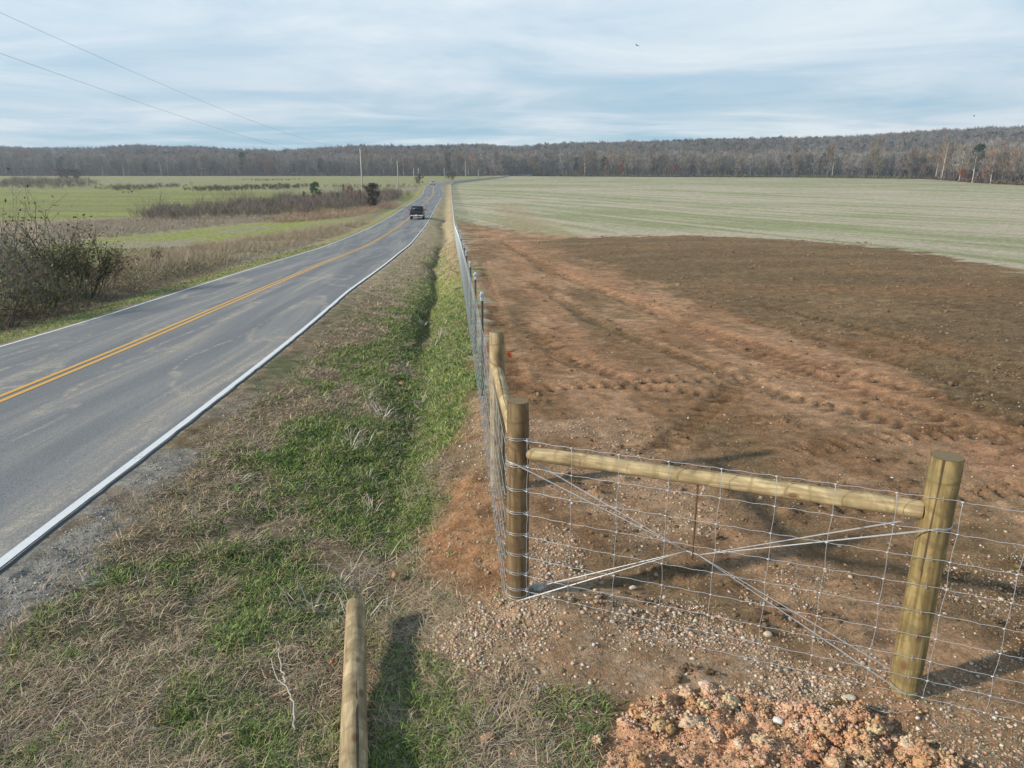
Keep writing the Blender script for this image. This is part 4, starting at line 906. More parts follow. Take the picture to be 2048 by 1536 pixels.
def pickup(paint, label, loc, rz):
    e = empty('pickup_truck', loc, rz, label, 'pickup truck'); hw = .93
    # lower body; truck points along +Y
    low = [(-2.62, .48)] + [( -1.62 + .42 * math.cos(a), .42 + .42 * math.sin(a)) for a in np.linspace(math.pi, 0, 9)] + [(1.62 + .42 * math.cos(a), .42 + .42 * math.sin(a)) for a in np.linspace(math.pi, 0, 9)] + [(2.62, .45), (2.66, .80), (2.56, .98), (1.25, 1.10), (.98, 1.12), (-.70, 1.12), (-.72, .70), (-2.56, .70), (-2.62, .70)]
    mb = MB(); prism(mb, low, -hw, hw); mb.build('body', paint, e, bevel=.03)
    mb = MB()
    for sg in (-1, 1): mb.box((sg * (hw - .06), -1.65, .91), (.12, 1.86, .44))
    mb.box((0, -.76, .93), (1.7, .07, .40)); mb.build('bed_walls', paint, e, bevel=.02)
    mb = MB(); mb.box((0, -2.59, .90), (1.62, .07, .46)); tg = mb.build('tailgate', paint, e, bevel=.015)
    mb = MB(); mb.box((0, -2.64, 1.0), (.16, .03, .05)); mb.build('handle', M_glass, tg)
    cabp = [(-.72, 1.10), (1.05, 1.12), (.45, 1.70), (.25, 1.76), (-.50, 1.76), (-.62, 1.70)]
    mb = MB(); prism(mb, cabp, -hw + .03, hw - .03, .17, 1.1, 1.76); cb = mb.build('cab', paint, e, bevel=.03)
    mb = MB(); mb.add([(-.70, -.745, 1.20), (.70, -.745, 1.20), (.62, -.665, 1.64), (-.62, -.665, 1.64)], [(0, 1, 2, 3)]); g = mb.build('rear_window', M_glass, cb); q = g.modifiers.new('s', 'SOLIDIFY'); q.thickness = .02; q.offset = 0
    mb = MB(); mb.add([(-.76, 1.02, 1.18), (.76, 1.02, 1.18), (.66, .50, 1.68), (-.66, .50, 1.68)], [(0, 3, 2, 1)]); g = mb.build('windscreen', M_glass, cb); q = g.modifiers.new('s', 'SOLIDIFY'); q.thickness = .02; q.offset = 0
    for sg in (-1, 1):
        mb = MB(); mb.add([(sg * .885, -.52, 1.18), (sg * .885, .80, 1.18), (sg * .775, .36, 1.64), (sg * .775, -.45, 1.64)], [(0, 1, 2, 3)]); g = mb.build('side_window', M_glass, cb); q = g.modifiers.new('s', 'SOLIDIFY'); q.thickness = .02; q.offset = 0
        mb = MB(); mb.box((sg * 1.06, .62, 1.22), (.20, .09, .17)); mb.box((sg * .95, .66, 1.18), (.14, .04, .05)); mb.build('mirror', M_glass, e, bevel=.02)
        mb = MB(); mb.box((sg * (hw - .07), -2.625, .90), (.13, .03, .34)); mb.build('tail_light', M_red, e, bevel=.008)
        mb = MB(); mb.box((sg * .70, 2.62, .80), (.36, .10, .19)); mb.build('headlight', M_lamp, e, bevel=.02)
        for cy in (-1.62, 1.62):
            mb = MB(); mb.tube([(sg * .70, cy, .38), (sg * .72, cy, .38), (sg * .90, cy, .38), (sg * .92, cy, .38)], [.35, .38, .38, .35], 24); wl = mb.build('wheel', M_tyre, e, smooth=False)
            mb = MB(); mb.tube([(sg * .90, cy, .38), (sg * .93, cy, .38)], [.23, .20], 16); mb.build('rim', M_rim, wl)
    mb = MB(); mb.box((0, -2.70, .56), (1.74, .14, .17)); bp = mb.build('rear_bumper', M_chrome, e, bevel=.02)
    mb = MB(); mb.box((0, -2.775, .60), (.30, .012, .15)); mb.build('number_plate', M_plate, bp)
    mb = MB(); mb.box((0, 2.68, .55), (1.80, .14, .20)); mb.build('front_bumper', M_chrome, e, bevel=.02)
    mb = MB(); mb.box((0, 2.64, .82), (.98, .06, .22)); mb.build('grille', M_glass, e, bevel=.01)
    mb = MB(); mb.box((0, 0, .50), (1.2, 4.6, .16)); mb.box((.3, -1.8, .40), (.5, .9, .1)); mb.build('chassis', M_tyre, e)
    return e
def on_road(y, o):
    x = float(crv(y, RX)); s = (float(crv(y + 1, RX)) - float(crv(y - 1, RX))) / 2; n_ = math.hypot(1, s)
    return (x + o / n_, y - o * s / n_, float(crv(y, RZ)) + float(lin(y, RB)) * o + .012), math.atan2(-s, 1)
M_pb = mat('black_car_paint', (.012, .013, .016), .25, spec=.5); M_pw = mat('white_car_paint', (.72, .73, .75), .3, spec=.5)
l_, a_ = on_road(110, 1.50); tk = pickup(M_pb, 'black pickup truck seen from behind, driving away in the right lane', l_, a_)
s_ = (float(crv(111, RZ)) - float(crv(109, RZ))) / 2; tk.scale = (1.1, 1.05, 1.08); tk.rotation_euler.x = math.atan(s_)
l_, a_ = on_road(336, -1.55); pickup(M_pw, 'white pickup truck coming toward the camera at the far bend of the road', l_, a_ + math.pi)

# ------------------------------------------------------------------ shrubs and trees
M_twig = mat('twig_bark', rough=.9, spec=.1, attr=True); M_leaf = mat('leaves', rough=.6, spec=.25, attr=True)
def nrmz(v): return v / (np.linalg.norm(v) + 1e-9)
def branchy(mb, tips, p, d, L, r, depth, rg, col, segs=4, spread=.6, kids=3, grav=.05, k=4, taper=.6):
    P = [p]; q = p; dd = d
    for i in range(segs):
        dd = nrmz(dd + rg.normal(0, .13, 3) + np.array([0, 0, grav])); q = q + dd * L / segs; P.append(q)
    mb.tube(P, np.linspace(r, r * taper, segs + 1), k, col, cap=False)
    if depth == 0: tips += [P[-1], P[-2], P[-3]]; return
    for j in range(kids):
        t = rg.uniform(.25, 1.0); i = min(int(t * segs), segs - 1); base = np.array(P[i]) + (np.array(P[i + 1]) - P[i]) * (t * segs - i)
        nd = nrmz(dd + rg.normal(0, spread, 3)); branchy(mb, tips, base, nd, L * rg.uniform(.45, .75), r * .55, depth - 1, rg, col, max(2, segs - 1), spread, kids, grav, 3, .5)
def shrub(px, py, hgt, wid, stems, label, name='shrub', leafc=((.07, .10, .03), (.16, .15, .05)), nleaf=500, bark=(.13, .10, .075), seed=0, kids=4, depth=2, leaf=.05, lowbias=1.0, r0=.022, loc=None):
    rg = np.random.default_rng(seed); x, y = loc or at(px, py); z = h1(x, y)
    e = empty(name, (x, y, z), 0, label, 'shrub' if name == 'shrub' else 'tree', 'bare shrubs left of the road' if name == 'shrub' else None)
    mb = MB(); tips = []
    for i in range(stems):
        a = rg.uniform(0, 6.28); b = np.array([math.cos(a), math.sin(a), 0]) * wid * .25 * rg.random()
        d = nrmz(np.array([math.cos(a) * wid / hgt * .55, math.sin(a) * wid / hgt * .55, 1.0]) + rg.normal(0, .12, 3))
        c = np.array(bark) * rg.uniform(.7, 1.5)
        branchy(mb, tips, b, d, hgt * rg.uniform(.45, .72), r0, depth, rg, c, 5, .55, kids, .06)
    mb.build('branches', M_twig, e)
    if nleaf:
        T = np.array(tips); T = T[rg.integers(0, len(T), nleaf)] + rg.normal(0, .10, (nleaf, 3))
        T = T[(rg.random(nleaf) < np.exp(-np.clip(T[:, 2] / hgt, 0, 2) * lowbias))]
        T[:, 2] = np.abs(T[:, 2]); leafcloud(e, T, leaf, leafc, rg)
    return e
def leafcloud(e, T, size, cols, rg, name='leaves', mtl=None):
    n = len(T); a = rg.normal(0, 1, (n, 3)); a /= np.linalg.norm(a, axis=1)[:, None]; b = np.cross(a, rg.normal(0, 1, (n, 3))); b /= np.linalg.norm(b, axis=1)[:, None]
    s = size * rg.uniform(.5, 1.4, (n, 1)); V = np.stack([T - a * s, T - b * s * .45, T + a * s, T + b * s * .45], 1).reshape(-1, 3)
    c = mixa(np.array(cols[0]), np.array(cols[1]), rg.random(n)) * rg.uniform(.65, 1.3, (n, 1))
    return mesh_np(name, V, np.arange(4 * n), np.full(n, 4), mtl or M_leaf, np.repeat(c, 4, 0), e)
GL = ((.055, .085, .025), (.15, .17, .05)); BL = ((.16, .085, .045), (.22, .17, .10))
def shb(px, yb, yt, wpx, stems, label, **k):
    x, y = at(px, yb); v = ray(px, yt); z = float(H(np.array([x]), np.array([y]))[0]); h = CAMH + v[2] / v[1] * y - z
    shrub(0, 0, h, wpx * y / FPX, stems, label, loc=(x, y), **k)
shb(22, 600, 362, 130, 9, 'tall bare grey shrub at the left edge reaching highest above the field', leafc=GL, nleaf=600, seed=1, bark=(.27, .235, .20), kids=4, lowbias=1.6)
shb(62, 600, 428, 150, 12, 'bare twiggy shrub at the left edge with a few green leaves low down', leafc=GL, nleaf=500, seed=2, bark=(.24, .20, .165), lowbias=1.0, kids=5)
shb(132, 598, 412, 110, 8, 'middle shrub of the left thicket with one tall leader and dark green leaves', leafc=GL, nleaf=800, seed=3, bark=(.11, .085, .06), lowbias=.9)
shb(172, 596, 462, 120, 11, 'leafy dark green shrub at the right end of the left thicket', leafc=GL, nleaf=1100, seed=4, bark=(.10, .08, .055), lowbias=.4, leaf=.055, kids=5)
shb(205, 575, 492, 110, 10, 'low reddish brown shrub just behind the leafy green one', leafc=BL, nleaf=1200, seed=5, bark=(.14, .10, .075))
shb(5, 655, 500, 170, 14, 'dense low tangle at the left edge nearest the road', leafc=GL, nleaf=1300, seed=6, bark=(.21, .175, .14), lowbias=.8, kids=5)
shb(98, 590, 470, 140, 12, 'dark leafy bush filling the gap behind the left thicket', leafc=GL, nleaf=1100, seed=7, bark=(.17, .135, .10), lowbias=.5, kids=5)
shb(315, 530, 487, 30, 5, 'thin upright bare weed shrub alone in the tan grass right of the thicket', leafc=BL, nleaf=90, seed=8, bark=(.12, .095, .07))
shb(-60, 640, 400, 170, 12, 'grey bare shrub beyond the thicket at the very left', leafc=GL, nleaf=700, seed=10, bark=(.20, .175, .15), kids=5)
shb(70, 632, 520, 150, 13, 'low dark tangle in front of the middle shrubs of the thicket', leafc=GL, nleaf=1500, seed=11, bark=(.13, .105, .08), kids=5)
# thicket floor: tall weeds in the rough left of the road, broom sedge, brush band
def weeds(name, poly, n, l0, l1, w0, up0, up1, c1, c2, label, warp=0, per=7, rad=.35, thr=0):
    P = wpoly(poly); x0, x1, y0, y1 = P[:, 0].min(), P[:, 0].max(), P[:, 1].min(), P[:, 1].max()
    X = rng.uniform(x0, x1, n); Y = rng.uniform(y0, y1, n); k = (pmask(X, Y, P, .15) > rng.random(n)) & (fbm(X * .35, Y * .35, 95, 3) > thr)
    k &= (np.abs(X - crv(Y, RX)) > 5.2)
    X, Y = X[k], Y[k]; I = np.repeat(np.arange(len(X)), per); sc = rng.uniform(.45, 1.25, len(X))[I]
    a = rng.uniform(0, 6.28, len(I)); r = rad * rng.random(len(I)); Z = H(X, Y)[I]
    c = cjit(mixa(np.array(c1), np.array(c2), .5 * rng.random(len(I)) + .5 * rng.random(len(X))[I]), len(I), .22)
    o = blades(name, np.stack([X[I] + r * np.cos(a), Y[I] + r * np.sin(a), Z - .03], 1), rng.uniform(l0, l1, len(I)) * sc, w0 * rng.uniform(.6, 1.5, len(I)), rng.uniform(up0, up1, len(I)), c, az=a, curve=.25)
    return tag(o, label, 'weeds', kind='stuff')
weeds('dark_weeds', [(-500, 480), (0, 500), (230, 545), (330, 560), (400, 545), (430, 520), (470, 505), (330, 545), (240, 600), (120, 640), (0, 668), (-600, 740)], 16000, .25, .9, .013, .25, .95, (.09, .072, .05), (.21, .165, .115), 'dark brown weeds and vines under the left thicket', per=12)
weeds('broom_sedge', [(250, 540), (300, 512), (420, 492), (560, 470), (700, 448), (760, 440), (740, 452), (620, 485), (520, 505), (430, 528), (350, 545)], 9000, .35, .95, .012, .55, .98, (.33, .25, .16), (.47, .38, .26), 'tan and orange dry broom sedge between road and field', per=10, thr=.42)
weeds('broom_sedge', [(540, 437), (600, 428), (700, 420), (780, 405), (790, 412), (740, 428), (640, 440), (560, 446)], 5000, .5, 1.2, .03, .6, .98, (.34, .22, .14), (.44, .34, .24), 'orange dry grass along the foot of the roadside brush', per=9)
weeds('dry_grass', [(100, 446), (270, 438), (500, 434), (620, 436), (450, 450), (230, 474), (100, 480)], 7000, .3, .8, .03, .3, .9, (.30, .25, .18), (.42, .36, .27), 'pale dead grass band at the edge of the bright green field', per=7)
def brush(name, poly, n, h0, h1_, col1, col2, label, tw=34, wd=.035, spread=.5, cat='brush', tall=0):
    P = wpoly(poly); X = rng.uniform(P[:, 0].min(), P[:, 0].max(), n); Y = rng.uniform(P[:, 1].min(), P[:, 1].max(), n)
    k = pmask(X, Y, P, .1) > rng.random(n); X, Y = X[k], Y[k]; m_ = len(X); I = np.repeat(np.arange(m_), tw)
    hh = rng.uniform(h0, h1_, m_) * (.6 + .8 * fbm(X * .12, Y * .12, 96, 3)) * np.where(rng.random(m_) < tall, 1.7, 1)
    a = rng.uniform(0, 6.28, len(I)); r = hh[I] * spread * rng.random(len(I)) ** .7; t = rng.random(len(I)) ** .8
    base = np.stack([X[I] + .35 * r * np.cos(a), Y[I] + .35 * r * np.sin(a), H(X, Y)[I] + hh[I] * t * .55], 1)
    c = cjit(mixa(np.array(col1), np.array(col2), rng.random(m_)[I]), len(I), .25)
    o = blades(name, base, hh[I] * rng.uniform(.3, .6, len(I)), wd * rng.uniform(.6, 1.6, len(I)), rng.uniform(.5, .98, len(I)), c, az=a, curve=.1)
    return tag(o, label, cat, kind='stuff')
brush('brush', [(250, 440), (330, 428), (480, 415), (600, 400), (700, 394), (790, 388), (812, 392), (795, 404), (730, 418), (600, 432), (450, 438), (300, 443)], 2300, 1.5, 2.8, (.13, .10, .085), (.26, .205, .17), 'dense bare purple-brown brush along the far left side of the road', 46, .03, tall=.06)
brush('brush', [(0, 366), (150, 366), (215, 376), (120, 380), (0, 376)], 520, 2.5, 5.0, (.15, .125, .105), (.24, .20, .165), 'grey brown thicket on the far field at the left edge', 44, .07)
brush('brush', [(190, 378), (300, 374), (390, 372), (250, 384)], 260, 1.2, 2.6, (.10, .085, .06), (.2, .17, .12), 'low brown brush patches along the field drain', 34, .06)
brush('brush', [(370, 381), (420, 377), (560, 373), (620, 374), (600, 378), (420, 384)], 420, 1.2, 2.2, (.07, .065, .04), (.13, .115, .07), 'dark low hedge line across the middle of the green field', 34, .06)
brush('brush', [(640, 372), (800, 371), (850, 373), (820, 378), (680, 378)], 160, .8, 1.6, (.10, .085, .06), (.2, .17, .12), 'scrubby bank beyond the brush near the utility poles', 26, .06)
brush('brush', [(470, 360), (590, 359), (600, 362), (500, 362.5)], 120, .8, 1.4, (.10, .085, .05), (.15, .12, .08), 'thin dark weed line far out on the left field', 22, .08)
# conifers and coloured small trees in the roadside brush
def crown_tree(px, py, hgt, wid, cols, label, name, leafn=900, leaf=.16, shape='cone', bark=(.10, .08, .06), seed=0, base=.08, zoff=0, loc=None, part='crown'):
    rg = np.random.default_rng(seed); x, y = loc or at(px, py); z = float(H(np.array([x]), np.array([y]))[0]) + zoff
    e = empty(name, (x, y, z), 0, label, 'tree'); mb = MB(); lean = rg.normal(0, .02, 2) * hgt
    mb.tube([(0, 0, -.2), (lean[0] * .3, lean[1] * .3, hgt * .5), (lean[0], lean[1], hgt * .95)], [hgt * .02, hgt * .013, .01], 7, bark)
    T = []
    nb = 26
    for i in range(nb):
        t = base + (1 - base) * (i + rg.random()) / nb; a = rg.uniform(0, 6.28)
        rr = wid / 2 * ((1 - t) ** .7 * 1.15 if shape == 'cone' else math.sqrt(max(.02, 1 - (2 * t - .95) ** 2))) * rg.uniform(.7, 1.15)
        q0 = np.array([lean[0] * t, lean[1] * t, t * hgt * .95]); q1 = q0 + np.array([math.cos(a) * rr, math.sin(a) * rr, rr * (.35 if shape == 'cone' else .6)])
        mb.tube([q0, (q0 + q1) / 2 + (0, 0, -.02), q1], [hgt * .006, hgt * .004, hgt * .002], 4, bark)
        for j in range(3): c = q0 + (q1 - q0) * rg.uniform(.45, 1.0); T.append(c + rg.normal(0, wid * .075, (leafn // nb // 3, 3)) * np.array([1, 1, .8]))
    mb.build('trunk', M_twig, e); T = np.concatenate(T); T[:, 2] = np.clip(T[:, 2], .15, hgt * 1.03); leafcloud(e, T, leaf, cols, rg, part)
    return e
DG = ((.035, .060, .022), (.075, .12, .04)); PG_ = ((.05, .10, .028), (.11, .18, .055)); RD = ((.20, .07, .04), (.30, .13, .07)); CD = ((.045, .04, .026), (.10, .065, .045))
crown_tree(632, 402, 4.7, 2.6, PG_, 'round-topped young green pine standing out of the roadside brush', 'pine_tree', 2600, .13, 'round', seed=21, base=.2)
crown_tree(610, 404, 2.6, 1.6, DG, 'small dark green pine just left of the round-topped young pine', 'pine_tree', 900, .12, 'cone', seed=22)
crown_tree(676, 408, 2.5, 1.3, PG_, 'small green pine between the round-topped pine and the red sapling', 'pine_tree', 900, .11, 'cone', seed=23)
crown_tree(687, 392, 3.4, 1.4, DG, 'slim dark conifer top poking up behind the red sapling', 'cedar_tree', 800, .12, 'cone', seed=24)
crown_tree(704, 414, 4.4, 2.6, RD, 'red-leaved sapling in the brush left of the tallest utility pole', 'sapling', 1100, .10, 'round', seed=25, base=.15)
crown_tree(724, 414, 3.6, 2.2, RD, 'smaller reddish sapling directly behind the tallest utility pole', 'sapling', 600, .10, 'round', seed=26, base=.15)
crown_tree(744, 416, 4.9, 3.6, CD, 'big dark cedar right beside the tallest utility pole', 'cedar_tree', 4200, .13, 'round', seed=27, base=.02)
crown_tree(131, 361, 6.5, 9.5, ((.10, .075, .05), (.15, .11, .075)), 'left one of the two round brown trees alone on the far field', 'oak_tree', 1800, .35, 'round', seed=28)
crown_tree(151, 361, 6.5, 8.5, ((.11, .08, .055), (.16, .11, .075)), 'right one of the two round brown trees alone on the far field', 'oak_tree', 1700, .35, 'round', seed=29)
crown_tree(843, 372, 5, 4, ((.13, .10, .08), (.2, .15, .11)), 'small bare bush at the foot of the two close utility poles', 'shrub', 500, .3, 'round', seed=30, loc=(-41.5, 330))
crown_tree(892, 362, 4.5, 7, ((.08, .08, .045), (.14, .12, .07)), 'dark round bush beside the pole where the road bends', 'shrub', 700, .35, 'round', seed=31, loc=(-34.5, 420))
# woods across the valley: prototypes of bare trees as numpy arrays
def proto_bare(seed, ntw=230, H_=20., wid=9., limbs=9, tw=.12, lean=.0, twl=(1.2, 2.8)):
    rg = np.random.default_rng(seed); mb = MB(); ln_ = rg.normal(0, .5, 2)
    tr = [(0, 0, -1), (ln_[0] * .3, ln_[1] * .3, H_ * .35), (ln_[0] * .7, ln_[1] * .7, H_ * .65), (ln_[0], ln_[1], H_ * .88)]
    mb.tube(tr, [.30, .22, .13, .04], 5, (1, 1, 1), cap=False); ends = []
    for i in range(limbs):
        t = rg.uniform(.16, .85); a = rg.uniform(0, 6.28); b = np.array([ln_[0] * t, ln_[1] * t, H_ * t]); L = wid * .5 * rg.uniform(.6, 1.05) * (1.25 - t * .6)
        e = b + np.array([math.cos(a) * L * .75, math.sin(a) * L * .75, L * rg.uniform(.6, 1.1)]); mb.tube([b, (b + e) / 2 + rg.normal(0, .25, 3), e], [.10, .07, .03], 3, (1, 1, 1), cap=False); ends += [(b, e)]
    nw = len(mb.V)
    V0 = np.concatenate(mb.V); F0 = list(mb.F); S0 = list(mb.S)
    # twigs: slim triangles springing from limbs and the upper trunk
    n = ntw; idx = rg.integers(0, len(ends), n); B = np.array([e_[0] for e_ in ends])[idx]; E_ = np.array([e_[1] for e_ in ends])[idx]
    p = B + (E_ - B) * rg.uniform(.3, 1.05, (n, 1)) + rg.normal(0, .55, (n, 3)); k = rg.random(n) < .25
    p[k] = np.array([ln_[0] * .8, ln_[1] * .8, 0]) + np.stack([rg.normal(0, wid * .13, k.sum()), rg.normal(0, wid * .13, k.sum()), rg.uniform(.5, .97, k.sum()) * H_], 1)
    d = p - np.array([ln_[0] * .6, ln_[1] * .6, H_ * .42]); d /= np.linalg.norm(d, axis=1)[:, None]; d = d + rg.normal(0, .45, (n, 3)) + np.array([0, 0, .55]); d /= np.linalg.norm(d, axis=1)[:, None]
    L = rg.uniform(*twl, n)[:, None]; s = np.cross(d, rg.normal(0, 1, (n, 3))); s /= np.linalg.norm(s, axis=1)[:, None]; wv = tw * rg.uniform(.6, 1.5, (n, 1))
    Vt = np.stack([p - s * wv, p + s * wv, p + d * L], 1).reshape(-1, 3); nb = len(V0)
    return V0, np.array(F0), np.array(S0), Vt
def proto_pine(seed, H_=20., wid=7., n=320):
    rg = np.random.default_rng(seed); mb = MB(); mb.tube([(0, 0, -1), (0, 0, H_ * .9)], [.3, .1], 5, (1, 1, 1), cap=False)
    V0 = np.concatenate(mb.V); t = rg.uniform(.3, 1, n); a = rg.uniform(0, 6.28, n); r = wid / 2 * np.sqrt(np.clip(1 - ((t - .62) / .42) ** 2, .03, 1)) * rg.uniform(.3, 1.1, n)
    p = np.stack([r * np.cos(a), r * np.sin(a), t * H_], 1); d = rg.normal(0, 1, (n, 3)); d /= np.linalg.norm(d, axis=1)[:, None]; s = np.cross(d, rg.normal(0, 1, (n, 3))); s /= np.linalg.norm(s, axis=1)[:, None]
    Vt = np.stack([p - s * .8, p + s * .8, p + d * 1.7], 1).reshape(-1, 3); return V0, np.array(mb.F), np.array(mb.S), Vt
def proto_parts(pr, leafy=False): return pr
def grow(name, X, Y, Z, sc, rz, protos, pick_, ctr, ctw, label, cat='woods'):
    Vs, Fs, Ss, Cs = [], [], [], []; n0 = 0
    for k, (V0, F0, S0, Vt) in enumerate(protos):
        I = np.where(pick_ == k)[0]
        if len(I) == 0: continue
        VV = np.concatenate([V0, Vt]); nv = len(VV); ft = np.arange(len(Vt)) + len(V0); F = np.concatenate([F0, ft]); S = np.concatenate([S0, np.full(len(Vt) // 3, 3)])
        ca, sa = np.cos(rz[I])[:, None], np.sin(rz[I])[:, None]
        P = np.stack([VV[:, 0] * ca - VV[:, 1] * sa, VV[:, 0] * sa + VV[:, 1] * ca, np.broadcast_to(VV[:, 2], (len(I), nv))], -1) * sc[I][:, None, None] + np.stack([X[I], Y[I], Z[I]], 1)[:, None]
        c = np.concatenate([np.repeat(ctr[I][:, None], len(V0), 1), np.repeat(ctw[I][:, None], len(Vt), 1)], 1)
        c = c * np.repeat(rng.uniform(.8, 1.22, (len(I), nv // 3 + 1)), 3, 1)[:, :nv, None]
        Vs.append(P.reshape(-1, 3)); Fs.append((F[None] + (n0 + np.arange(len(I)) * nv)[:, None]).ravel()); Ss.append(np.tile(S, len(I))); Cs.append(c.reshape(-1, 3)); n0 += nv * len(I)
    o = mesh_np(name, np.concatenate(Vs), np.concatenate(Fs), np.concatenate(Ss), M_twig, np.concatenate(Cs)); return tag(o, label, cat, kind='stuff')
PB = [proto_bare(100 + i, 330, rg_h, rg_w, 11, .085) for i, (rg_h, rg_w) in enumerate([(20, 9), (22, 8), (18, 10), (21, 11), (17, 8), (23, 9)])]
PP_ = [proto_pine(200 + i, h_, w_) for i, (h_, w_) in enumerate([(21, 7), (18, 6.5)])]
PBL = [proto_bare(120 + i, 90, rg_h, rg_w, 5, .22) for i, (rg_h, rg_w) in enumerate([(17, 9), (19, 8), (16, 10), (18, 11)])]
PPL = [proto_pine(220 + i, h_, w_, 110) for i, (h_, w_) in enumerate([(19, 8), (17, 7)])]
GREYB, MAUVE, BRN, OLV, RUST, EVG = (np.array(v) for v in ((.270, .248, .225), (.205, .180, .160), (.225, .165, .115), (.235, .205, .120), (.30, .125, .065), (.030, .050, .026)))
def tcol(n, X, Y, rust=.06, ev=.0):
    a = rng.random(n); c = mixa(GREYB, MAUVE, rng.random(n)); z = fbm(X / 45., Y / 60., 140, 3); c = mixa(c, BRN, np.clip((z - .5) * 6, 0, 1) * .85); c = mixa(c, GREYB * 1.15, np.clip((.42 - z) * 6, 0, 1)); c = mixa(c, OLV, np.where(a < .12, .9, 0)); c = mixa(c, RUST, np.where(a > 1 - rust, rng.uniform(.3, .9, n), 0)); return c * rng.uniform(.62, 1.3, (n, 1))
# valley woods: rows behind the field edge
n = 5200; u = rng.uniform(-.95, .95, n); dp = rng.random(n) ** 1.3 * 150 + 4; Y = forest_y(u) + dp; X = u * Y
Y = Y + 0; z = H(X, Y); hv = .76 + .52 * fbm(X / 32., Y / 60., 150, 3); sc = rng.uniform(.80, 1.12, n) * hv * .86
ev = rng.random(n) < .012; pk = np.where(ev, 6 + rng.integers(0, 2, n), rng.integers(0, 6, n)); cw = tcol(n, X, Y, .07); cw[ev] = EVG; ct = cjit(np.array([.13, .115, .10]), n, .35); pale = rng.random(n) < .035; ct[pale] = (.55, .53, .48)
grow('woods', X, Y, z, sc, rng.uniform(0, 6.28, n), PB + PP_, pk, ct, cw, 'wide belt of bare grey and brown trees across the valley floor')
# wooded ridge behind
n = 26000; u = rng.uniform(-1.0, 1.0, n); t_ = rng.random(n); y0 = forest_y(u) + 120; Y = y0 + (1330 - y0) * t_; X = u * Y; z = H(X, Y)
k = rng.random(n) < np.where(z > 2, 1, .35); X, Y, z, u = X[k], Y[k], z[k], u[k]; n = len(X)
px_ = 1024 + u * FPX * .97
evp = .03 + .95 * np.clip(1 - np.abs(px_ - 1420) / 190, 0, 1) * (Y > 1080) + .7 * np.clip(1 - np.abs(px_ - 870) / 60, 0, 1) * (Y > 1080) + .35 * np.clip(1 - np.abs(px_ - 450) / 200, 0, 1) * (Y > 1080) + .2 * (fbm(X / 60, Y / 60, 160, 3) > .64)
ev = rng.random(n) < evp; pk = np.where(ev, 4 + rng.integers(0, 2, n), rng.integers(0, 4, n)); cw = tcol(n, X, Y, .09); cw[ev] = EVG * rng.uniform(.8, 1.3, (ev.sum(), 1)); EVS = ev
grow('ridge_woods', X, Y, z, rng.uniform(.82, 1.06, n) * (.88 + .25 * fbm(X / 30, Y / 30, 161, 2)) * np.where(EVS, .98, 1), rng.uniform(0, 6.28, n), PBL + PPL, pk, cjit(np.array([.12, .10, .09]), n, .3), cw * .72, 'bare and evergreen trees covering the long ridge behind the valley')
# undergrowth along the foot of the woods
n = 2600; u = rng.uniform(-.95, .95, n); Y = forest_y(u) + rng.uniform(-1, 9, n); X = u * Y; z = H(X, Y); tw_ = 14; I = np.repeat(np.arange(n), tw_)
px_ = 1024 + u * FPX * .97; grn = ((px_ > 1040) & (px_ < 1760) & (rng.random(n) < .75)) | (rng.random(n) < .12)
c = np.where(grn[:, None], mixa(np.array([.10, .11, .035]), np.array([.17, .165, .06]), rng.random(n)), mixa(np.array([.07, .055, .04]), np.array([.17, .10, .06]), rng.random(n)))
g = blades('undergrowth', np.stack([X[I] + rng.normal(0, 2.0, len(I)), Y[I] + rng.normal(0, 1, len(I)), z[I] + rng.random(len(I)) * 1.3], 1), rng.uniform(.7, 2.2, len(I)), rng.uniform(.3, .7, len(I)), rng.uniform(.2, .95, len(I)), cjit(c[I], len(I), .25), curve=.2)
tag(g, 'low bushes and cane along the foot of the far woods', 'undergrowth', kind='stuff')
# single trees of the woods' front edge that can be told apart
def tree_from(pr, x, y, s, bark, crown, name, label, group=None, share=None, rz=0):
    V0, F0, S0, Vt = pr; z = float(H(np.array([x]), np.array([y]))[0]); e = empty(name, (x, y, z), rz, label, 'tree', group); e.scale = (s, s, s)
    t = mesh_np('trunk', V0, F0, S0, M_twig, np.tile(bark, (len(V0), 1)), e)
    c = np.tile(crown, (len(Vt), 1)) * np.repeat(rng.uniform(.75, 1.25, len(Vt) // 3), 3)[:, None]
    mesh_np('crown', Vt, np.arange(len(Vt)), np.full(len(Vt) // 3, 3), M_twig, c, e); return e
def edge_tree(px, hpx, seed, bark, crown, name, label, wid=9, n=330, tw=.10, dy=-3):
    v = ray(px, 345); u_ = v[0] / v[1]; y = float(forest_y(u_)) + dy; x = u_ * y; hgt = hpx * (y * CT) / FPX
    return tree_from(proto_bare(seed, n, hgt, wid, 11, tw), x, y, 1, bark, crown, name, label)
WB = (.50, .48, .43)
edge_tree(1885, 82, 301, WB, (.20, .165, .11), 'sycamore_tree', 'white-trunked sycamore with a broad tan crown near the right edge of the woods', 15, 620, .075)
edge_tree(1921, 66, 302, WB, (.19, .16, .11), 'sycamore_tree', 'white-trunked sycamore just right of the broad tan-crowned one', 9, 330, .075)
edge_tree(1948, 62, 303, WB, (.16, .14, .11), 'sycamore_tree', 'slender pale-trunked tree third from the right edge of the woods', 8, 300, .075)
edge_tree(1985, 60, 304, WB, (.17, .14, .11), 'sycamore_tree', 'pale-trunked tree second from the right edge of the woods', 8, 280, .08)
edge_tree(1925, 22, 305, (.12, .09, .07), (.26, .105, .05), 'shrub', 'orange-brown leafy bush under the white sycamores', 7, 420, .12)
edge_tree(1940, 18, 316, (.12, .09, .07), (.14, .07, .05), 'shrub', 'dark reddish bush just right of the orange-brown one', 6, 380, .12)
